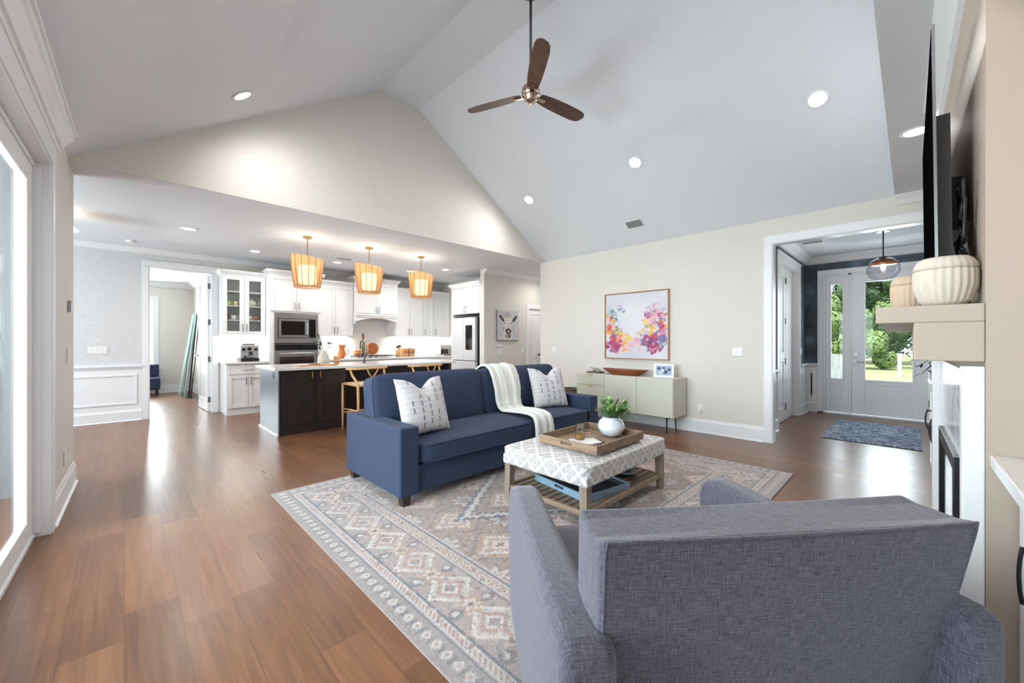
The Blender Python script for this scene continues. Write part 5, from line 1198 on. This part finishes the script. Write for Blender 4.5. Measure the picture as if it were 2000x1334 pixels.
# ceiling fan
HX, HY = 2.70, 2.49
t = thing('ceiling_fan', 'three-blade walnut ceiling fan on a long downrod', 'ceiling fan', (HX, HY, 3.6))
MB().lathe([(.02, 4.47), (.07, 4.50), (.075, 4.583)], (HX, HY, 0), 28).build('canopy', M['nickel'], t, smooth=True)
MB().tube([(HX, HY, 3.66), (HX, HY, 4.50)], .013, 12).build('downrod', M['nickel'], t, smooth=True)
cop = mat('polished_nickel_warm', (196, 172, 160), .18, 1.0)
MB().lathe([(.022, 3.69), (.03, 3.665), (.062, 3.65), (.08, 3.63), (.085, 3.60), (.085, 3.575), (.07, 3.555), (.062, 3.55), (.058, 3.515), (.04, 3.50), (.0001, 3.495)], (HX, HY, 0), 36).build('motor_housing', cop, t, smooth=True)
for a in (111, -9, 231):
    ca, sa = math.cos(R(a)), math.sin(R(a)); tw = R(-13)
    def bl(r, s, h):
        y = s*math.cos(tw)-h*math.sin(tw); z = s*math.sin(tw)+h*math.cos(tw)
        return Vector((HX+r*ca-y*sa, HY+r*sa+y*ca, 3.575+z))
    g = MB(); out = []
    rs_ = [.10, .14, .25, .40, .55, .62, .655, .675]; lo = [-.045, -.055, -.066, -.07, -.068, -.062, -.05, -.02]; hi = [.045, .055, .066, .072, .074, .066, .045, .0]
    up = [[g.b.verts.new(bl(r, l+(h_-l)*k/4, d_)) for k in range(5)] for r, l, h_ in zip(rs_, lo, hi) for d_ in (.004,)]
    dn = [[g.b.verts.new(bl(r, l+(h_-l)*k/4, d_)) for k in range(5)] for r, l, h_ in zip(rs_, lo, hi) for d_ in (-.004,)]
    for G, f in ((up, 1), (dn, -1)):
        for i in range(len(G)-1):
            for k in range(4): g.b.faces.new([G[i][k], G[i+1][k], G[i+1][k+1], G[i][k+1]][::f])
    loop = [(i, 0) for i in range(8)]+[(7, k) for k in range(1, 5)]+[(i, 4) for i in range(6, -1, -1)]+[(0, k) for k in range(3, 0, -1)]
    for (i, k), (j, l) in zip(loop, loop[1:]+loop[:1]): g.b.faces.new([up[i][k], up[j][l], dn[j][l], dn[i][k]])
    b = g.build('blade', M['blade'], t)
    g = MB(); q = [bl(.075, -.018, -.012), bl(.075, .018, -.012), bl(.17, .02, -.006), bl(.17, -.02, -.006)]; q2 = [p+Vector((0, 0, -.008)) for p in q]
    A = [g.b.verts.new(p) for p in q]; B = [g.b.verts.new(p) for p in q2]; g.b.faces.new(A); g.b.faces.new(B[::-1])
    for i in range(4): g.b.faces.new([A[i], B[i], B[(i+1) % 4], A[(i+1) % 4]])
    g.build('blade_iron', cop, b)
# recessed lights
def can(x, y, z, label, e, tilt=0.0, group='recessed ceiling lights', r=.075, col=(1, .975, .945)):
    """tilt: rotation about the y axis so that the disc lies in the sloping ceiling"""
    t = thing('recessed_light', label, 'light', (x, y, z), group); t.rotation_euler = (0, R(tilt), 0); OFF[t.name] = Vector((0, 0, 0))
    MB().lathe([(r*.92, -.001), (r*1.0, -.008), (r*1.25, -.004), (r*1.27, -.0005)], (0, 0, 0), 32).build('trim_ring', M['trim'], t, smooth=True)
    MB().lathe([(.0001, -.0035), (r*.93, -.0035), (r*.93, -.001), (.0001, -.001)], (0, 0, 0), 32).build('lens', M['lens'], t)
    l = lamp('SPOT', 'can_glow', (0, 0, -.02), e, col, .06, spot_size=R(179), spot_blend=1.0); l.parent = t
SR = lambda x: 4.585-.653*(x-2.99)-.002; SL = lambda x: 4.59+.653*(x-2.40)-.002
sa = math.degrees(math.atan(.653)); EV = 50
can(4.60, 4.28, SR(4.60), 'round recessed light on the right vault slope nearest the kitchen', EV, sa)
can(4.60, 2.45, SR(4.60), 'round recessed light in the middle of the right vault slope', EV, sa)
can(4.60, .61, SR(4.60), 'large bright recessed light on the right vault slope nearest the fireplace', EV, sa)
can(.77, 4.30, SL(.77), 'recessed light on the left vault slope near the gable', EV, -sa)
can(.77, 2.45, SL(.77), 'recessed light on the left vault slope overhead', EV, -sa); can(.77, .61, SL(.77), 'recessed light on the left vault slope behind the camera', EV, -sa)
can(4.05, -.03, ZC, 'recessed light in the flat ceiling beside the television', 16)
for x, y, l in ((.614, 6.78, 'recessed light at the left of the kitchen ceiling'), (1.554, 7.69, 'recessed light in front of the glass-door cabinet'), (2.895, 7.68, 'recessed light before the oven tower'), (4.38, 7.55, 'recessed light in front of the range hood'), (4.80, 6.86, 'recessed light nearest the refrigerator')): can(x, y, ZC, l, 44)
can(6.75, 5.6, ZC, 'recessed light in the short hall', 34)
can(-.9, 6.9, ZC, 'recessed light over the breakfast nook', 24)
can(.3, 11.2, 2.74, 'recessed light in the study', 14)
# vents and detector
def vent(x, y, z, lx, ly, label, tilt=0):
    t = thing('air_vent', label, 'vent', (x, y, z), 'ceiling air vents'); t.rotation_euler = (0, R(tilt), 0); OFF[t.name] = Vector((0, 0, 0))
    MB().box(-lx/2, lx/2, -ly/2, ly/2, -.003, -.0005).build('backing', M['slat'], t)
    g = MB()
    for a in ((-lx/2-.015, lx/2+.015, -ly/2-.015, -ly/2), (-lx/2-.015, lx/2+.015, ly/2, ly/2+.015), (-lx/2-.015, -lx/2, -ly/2, ly/2), (lx/2, lx/2+.015, -ly/2, ly/2)): g.box(*a, -.007, -.0005)
    g.build('frame', M['trim'], t); g = MB(); n = max(4, int(lx/.018))
    for i in range(n): g.box(-lx/2+lx*i/n+.004, -lx/2+lx*(i+1)/n-.006, -ly/2, ly/2, -.006, -.0031)
    g.build('slats', mat('vent_slats', (150, 150, 152), .6), t)
vent(5.39, 2.88, SR(5.39), .13, .24, 'grey air vent low on the right vault slope', sa)
vent(2.86, 7.27, ZC, .26, .12, 'air vent in the kitchen ceiling'); vent(7.43, 1.05, ZC, .14, .24, 'air vent in the entry ceiling')
tag(MB().lathe([(.0001, ZC-.03), (.05, ZC-.03), (.06, ZC-.012), (.06, ZC-.0005), (.0001, ZC-.0005)], (.07, 8.2, 0), 28).build('smoke_detector', M['trim'], smooth=False), 'white smoke detector on the ceiling near the study doorway', 'smoke detector')
# nook pendant lamp (white cone, mostly hidden by the wall corner)
t = thing('cone_pendant', 'white lit cone pendant lamp half hidden behind the left wall corner', 'pendant lamp', (-.72, 7.0, 2.2))
MB().lathe([(.205, 2.565), (.03, 2.725), (.03, 2.74)], (-.58, 6.85, 0), 32).build('shade', M['bulb'], t, smooth=True); MB().tube([(-.58, 6.85, 2.72), (-.58, 6.85, ZC-.001)], .006, 8).build('rod', M['nickel'], t)
# entry pendant
t = thing('globe_pendant', 'smoked glass globe pendant lamp in the entry', 'pendant lamp', (7.3, .262, 2.25))
MB().lathe([(.075, ZC-.03), (.08, ZC-.002)], (7.3, .262, 0), 28).build('canopy', M['nickel'], t); MB().tube([(7.3, .262, 2.40), (7.3, .262, ZC-.02)], .009, 8).build('rod', M['nickel'], t)
gp_ = [(.172*math.sin(a)**.8+.0005, 2.245-.155*math.cos(a)) for a in [math.pi*i/24 for i in range(2, 25)]]
MB().lathe([(.0001, 2.092)]+gp_, (7.3, .262, 0), 40).build('globe', M['smoke'], t, smooth=True)
MB().lathe([(.045, 2.415), (.05, 2.395), (.02, 2.385), (.02, 2.32), (.0001, 2.32)], (7.3, .262, 0), 24).build('socket', M['nickel'], t)
MB().lathe([(.105, 2.368), (.125, 2.335), (.142, 2.31)], (7.3, .262, 0), 40).build('copper_band', mat('copper_band', (190, 128, 92), .3, 1.0), t, smooth=True)
MB().puff(7.3, .262, 2.27, .024, .024, .045, 2.4, 6).build('bulb', M['candle'], t, smooth=True)
lamp('POINT', 'entry_bulb', (7.3, .262, 2.20), 12, (1, .93, .84), .03)
# sideboard
SB = Fr(5.27, 0, 0, -90)   # u=-y, n outwards from the front face
t = thing('sideboard', 'sage-cream sideboard with chevron fluted doors under the painting', 'sideboard', (5.5, 3.05, 0))
MB().box(5.285, 5.70, 2.25, 3.84, .223, .758).build('body', M['cream'], t, bevel=.003)
MB().box(5.27, 5.2845, 2.255, 2.782, .23, .752).build('door', M['chevron'], t, bevel=.002); MB().box(5.27, 5.2845, 2.787, 3.319, .23, .752).build('door', M['chevron'], t, bevel=.002)
for a, b in ((.23, .405), (.41, .58), (.585, .752)):
    d = MB().box(5.27, 5.2845, 3.324, 3.835, a, b).build('drawer', M['cream'], t, bevel=.002); MB().box(5.258, 5.2697, 3.54, 3.62, b-.014, b-.004).build('tab_pull', M['brass'], d)
for y in (2.36, 2.37+1.30): 
    for x in (5.32, 5.60): MB().tube([(x, y, .2225), (x+(.0 if x < 5.5 else .02), y, 0)], [.012, .008], 8).build('leg', M['black'], t)
    MB().box(5.32, 5.60, y-.01, y+.01, .195, .2225).build('cross_bar', M['black'], t)
o = thing('wooden_bowl', 'long boat-shaped reddish wooden bowl on the sideboard', 'bowl', (5.48, 3.08, .759))
g = MB(); n = 28; rings = []
for (sx, sy, z) in ((.10, .22, .759), (.115, .26, .775), (.16, .385, .838), (.152, .365, .838), (.10, .235, .775)):
    rings.append([g.v(5.48+sx*math.cos(a), 3.08+sy*math.copysign(abs(math.sin(a))**.7, math.sin(a)), z+(.012*abs(math.sin(a))**3 if z > .8 else 0)) for a in [2*math.pi*i/n for i in range(n)]])
for A, B in zip(rings, rings[1:]):
    for i in range(n): g.b.faces.new([A[i], A[(i+1) % n], B[(i+1) % n], B[i]])
g.b.faces.new(rings[0]); g.b.faces.new(rings[-1]); g.build('dish', M['bowlw'], o, smooth=False)
o = thing('photo_frame', 'small white framed blue photograph leaning on the sideboard', 'photo frame', (5.52, 2.47, .759)); 
PFr = Fr(5.46, 2.47, .759, -90+16)
g = MB(PFr); g.tbox((-.135, .135, -.012, 0), (-.135, .135, -.052, -.04), 0, .19); g.build('frame', M['trim'], o, bevel=.002)
def photo(U, V):
    out = np.empty(U.shape+(3,)); out[:] = (150, 172, 196)
    for a, b, r_, c_ in ((.2, .7, .16, (52, 66, 92)), (.5, .75, .12, (60, 76, 100)), (.62, .35, .2, (62, 82, 112)), (.3, .25, .12, (196, 206, 216)), (.85, .6, .13, (40, 52, 78)), (.45, .5, .12, (222, 228, 232)), (.63, .42, .09, (28, 34, 50))): out[((U-a)**2*1.6+(V-b)**2) < r_**2] = c_
    return out
PH = attr_mat('photo_print', .3)
colorgrid('photo', lambda u, n, z: PFr(u, .0035-.2105*z+n, z), -.105, .105, .03, .165, 0, 40, 26, photo, o, PH)
MB(PFr).tbox((-.02, .02, -.11, -.10), (-.02, .02, -.05, -.045), 0, .15).build('easel_back', M['trim'], o)
o = thing('driftwood_decor', 'small stack of grey driftwood and stones at the left end of the sideboard', 'decoration', (5.48, 3.62, .759))
g = MB(); g.box(5.40, 5.56, 3.50, 3.74, .759, .782); g.build('stone_base', mat('grey_slate', (104, 100, 92), .8), o, bevel=.006)
g = MB(); rd = random.Random(4)
for i in range(9): g.tube([(5.48+rd.uniform(-.05, .05), 3.62+rd.uniform(-.1, .1), .787), (5.48+rd.uniform(-.04, .04), 3.60+rd.uniform(-.1, .1), .787+rd.uniform(.01, .07))], rd.uniform(.006, .014), 6)
g.build('driftwood', mat('driftwood', (170, 162, 150), .8), o)
o = thing('wicker_basket', 'dark wicker basket on the floor left of the sideboard', 'basket', (5.5, 4.15, 0))
bk = mat('dark_wicker', (98, 86, 66), .8, fn=subtle(60, .4))
MB().lathe([(.13, .0005), (.16, .12), (.165, .30), (.15, .42), (.155, .455), (.14, .455), (.135, .40), (.14, .1), (.0001, .02)], (5.5, 4.15, 0), 36).build('body', bk, o, smooth=True)
MB().tube([(5.5+.15*math.cos(a), 4.15+.15*math.sin(a), .455) for a in [2*math.pi*i/24 for i in range(24)]], .012, 8, close=True).build('rim', bk, o)
# floral painting
def floral(U, V):
    rs = np.random.RandomState(12); out = np.empty(U.shape+(3,)); out[:] = (216, 214, 222)
    out += ((np.sin(U*9+V*5)+np.sin(V*14-U*6))*3)[..., None]
    cm = np.exp(-(((U-.5)/.26)**2+((V-.58)/.30)**2)); out = out*(1-cm[..., None]*.8)+np.array([232, 232, 236.])*cm[..., None]*.8
    pal = [(238, 160, 60), (232, 96, 60), (200, 40, 92), (170, 30, 84), (244, 196, 70), (236, 150, 170), (240, 190, 196), (120, 90, 160), (92, 104, 136), (110, 160, 150), (160, 196, 196), (236, 120, 70), (70, 60, 96), (214, 60, 60), (196, 170, 206)]
    def dab(x, y, a, b, th, c, k):
        dx, dy = U-x, V-y; p = dx*math.cos(th)+dy*math.sin(th); q = -dx*math.sin(th)+dy*math.cos(th)
        m = ((p/a)**2+(q/b)**2) < 1; out[m] = out[m]*(1-k)+np.array(c, float)*k
    def region(n, x0, sx, y0, sy, pl, a0=.02, a1=.055):
        for _ in range(n):
            x, y = rs.normal(x0, sx), rs.normal(y0, sy); x = min(.975, max(.025, x)); a = rs.uniform(a0, a1)
            dab(x, y, a, a*rs.uniform(.3, .8), rs.uniform(0, 3.1), pal[pl[rs.randint(len(pl))]], rs.uniform(.55, .95))
    region(26, .15, .06, .66, .06, [9, 10, 8, 6], .02, .05); region(14, .24, .03, .80, .03, [10, 8, 14], .01, .025)
    region(40, .09, .05, .48, .08, [0, 4, 1, 5, 13, 11, 10]); region(34, .19, .06, .36, .06, [4, 0, 9, 8, 5])
    region(60, .17, .07, .22, .06, [2, 3, 1, 13, 7, 2, 3]); region(26, .33, .05, .26, .07, [5, 6, 4, 0, 6]); region(12, .15, .07, .12, .02, [7, 5, 8], .01, .03)
    region(26, .80, .06, .72, .05, [5, 6, 14, 2], .015, .045); region(18, .73, .03, .66, .03, [3, 7, 5], .01, .03)
    region(40, .80, .06, .54, .06, [4, 0, 6, 5, 8, 9]); region(38, .92, .04, .46, .09, [5, 11, 0, 7, 13, 2])
    region(22, .66, .05, .36, .05, [4, 0, 6, 8, 14]); region(26, .54, .05, .26, .05, [6, 5, 6, 14], .02, .05); region(16, .66, .04, .25, .04, [8, 9, 8], .02, .05)
    region(70, .78, .06, .24, .06, [3, 2, 3, 7, 2, 12]); region(24, .90, .04, .24, .05, [9, 7, 8, 6]); region(12, .78, .07, .12, .02, [2, 12, 5], .01, .03)
    return out*.86+np.array([222, 220, 226.])*.14
t = thing('floral_painting', 'square abstract floral painting in a thin oak frame above the sideboard', 'painting', (5.70, 3.04, 1.52))
g = MB(); y0, y1, z0, z1 = 2.50, 3.578, .988, 2.050
for a in ((y0, y1, z0, z0+.012), (y0, y1, z1-.012, z1), (y0, y0+.012, z0+.012, z1-.012), (y1-.012, y1, z0+.012, z1-.012)): g.box(5.69, 5.738, *a)
g.build('frame', M['goldframe'], t)
MB().box(5.706, 5.736, y0+.018, y1-.018, z0+.018, z1-.018).build('stretcher', M['plate'], t)
colorgrid('canvas', PW, -(y1-.018), -(y0+.018), z0+.018, z1-.018, .0355, 170, 170, floral, t, attr_mat('canvas_paint', .6, 60, .06))
# cow portrait
def cow(U, V):
    rs = np.random.RandomState(3); out = np.empty(U.shape+(3,)); out[:] = (206, 202, 208); out += (np.sin(U*30)*2+np.sin(V*17+U*8)*3)[..., None]
    def el(x, y, a, b, th, c, k=1.0):
        dx, dy = U-x, (V-y); p = dx*math.cos(th)+dy*math.sin(th); q = -dx*math.sin(th)+dy*math.cos(th); m = ((p/a)**2+(q/b)**2) < 1; out[m] = out[m]*(1-k)+np.array(c, float)*k
    el(.50, .35, .26, .46, 0, (222, 218, 208)); el(.50, .62, .20, .25, 0, (224, 220, 210)); el(.47, .84, .17, .10, 0, (188, 180, 158), .8)
    el(.20, .74, .15, .055, -.75, (52, 46, 48)); el(.83, .74, .15, .055, .75, (56, 50, 52)); el(.20, .74, .08, .02, -.75, (120, 104, 104)); el(.83, .74, .08, .02, .75, (120, 104, 104))
    for _ in range(60):
        el(rs.normal(.47, .12), rs.normal(.85, .05), .03, .012, rs.uniform(0, 3), (rs.randint(120, 214),)*3, .6); el(rs.normal(.5, .16), rs.normal(.42, .18), .035, .010, rs.uniform(1, 2), (rs.randint(176, 226), rs.randint(172, 220), rs.randint(160, 210)), .6)
    el(.33, .58, .03, .022, 0, (60, 52, 50), .8); el(.67, .58, .03, .022, 0, (60, 52, 50), .8)
    el(.52, .33, .14, .085, 0, (84, 78, 78)); el(.53, .29, .10, .085, 0, (70, 64, 66)); el(.53, .31, .05, .05, 0, (196, 190, 186)); el(.46, .34, .03, .02, .5, (40, 36, 38)); el(.60, .34, .03, .02, -.5, (40, 36, 38))
    el(.50, .16, .14, .08, 0, (148, 142, 128), .8); el(.58, .15, .05, .05, 0, (60, 56, 54), .8); el(.29, .4, .012, .12, -.1, (90, 86, 82), .7); el(.74, .4, .012, .12, .1, (110, 104, 100), .7)
    out[V < .02] = (96, 92, 88)
    return out
t = thing('cow_portrait', 'small unframed canvas of a pale cow face on the hall wall', 'painting', (5.93, 6.17, 1.62))
MB(HW).box(5.64, 6.27, .001, .035, 1.285, 1.94).build('stretcher', mat('canvas_edge', (120, 112, 106), .8), t)
colorgrid('canvas', HW, 5.64, 6.27, 1.285, 1.94, .0357, 130, 130, cow, t, attr_mat('cow_paint', .7, 60, .05))
# switches, outlets, thermostats
def plate(F, u, z, wd, h, label, cat, name, keys=1, dark=None, outlet=False):
    t = thing(name, label, cat, F(u, 0, z)); MB(F).box(u-wd/2, u+wd/2, .001, .007, z-h/2, z+h/2).build('plate', M['plate'] if not dark else M[dark], t, bevel=.002)
    for i in range(keys):
        c = u-wd/2+wd*(i+.5)/keys
        if outlet:
            for s in (-1, 1): MB(F).box(c-.014, c+.014, .007, .009, z+s*.024-.012, z+s*.024+.012).build('socket', M['trim'], t)
        else: MB(F).box(c-.015, c+.015, .007, .011, z-.032, z+.032).build('rocker', M['trim'], t)
plate(PW, -1.60, 1.135, .12, .11, 'white double wall switch between the painting and the entry opening', 'switch', 'wall_switch', 2)
plate(PW, -4.69, 1.125, .12, .11, 'white wall switch at the far left of the painting wall', 'switch', 'wall_switch', 2)
plate(PW, -2.065, .34, .075, .118, 'white outlet low on the wall right of the sideboard', 'outlet', 'wall_outlet', 1, outlet=True)
tag(MB(PW).box(-2.085, -2.045, .0095, .045, .285, .335).build('plug_adapter', M['trim'], bevel=.004), 'small white plug adapter in the outlet right of the sideboard', 'plug')
plate(K, -.29, 1.135, .22, .115, 'white four-gang switch plate on the grey wallpaper', 'switch', 'wall_switch', 4)
plate(LW, .82, 1.157, .075, .118, 'white switch at the edge of the patio wall', 'switch', 'wall_switch', 1)
plate(LW, .64, .345, .075, .118, 'white outlet above the baseboard of the patio wall', 'outlet', 'wall_outlet', 1, outlet=True)
t = thing('thermostat', 'small square steel thermostat on the patio wall', 'thermostat', LW(.87, 0, 1.567)); MB(LW).box(.82, .92, .001, .022, 1.52, 1.61).build('case', M['steel'], t, bevel=.004)
t = thing('thermostat', 'white thermostat below the cow portrait', 'thermostat', HW(5.72, 0, 1.15)); MB(HW).box(5.66, 5.79, .001, .025, 1.165, 1.20).build('case', M['trim'], t, bevel=.004)
plate(HW, 5.74, 1.05, .12, .11, 'pale switch under the thermostat on the hall wall', 'switch', 'wall_switch', 2)
plate(HW, 6.44, 1.08, .075, .118, 'pale switch beside the hall door casing', 'switch', 'wall_switch', 1)
plate(E_, 8.40, 1.10, .12, .11, 'light switch on the teal wallpaper beside the front door', 'switch', 'wall_switch', 2)
# entry mat
t = thing('door_mat', 'navy and grey mottled mat before the front door', 'mat', (7.3, .3, 0))
MB().box(6.57, 8.20, -.09, .83, .0005, .016).build('pile', M['mat'], t, bevel=.005); MB().box(6.56, 8.21, -.10, .84, .0003, .006).build('edge', M['black'], t, 'dark bound edge')
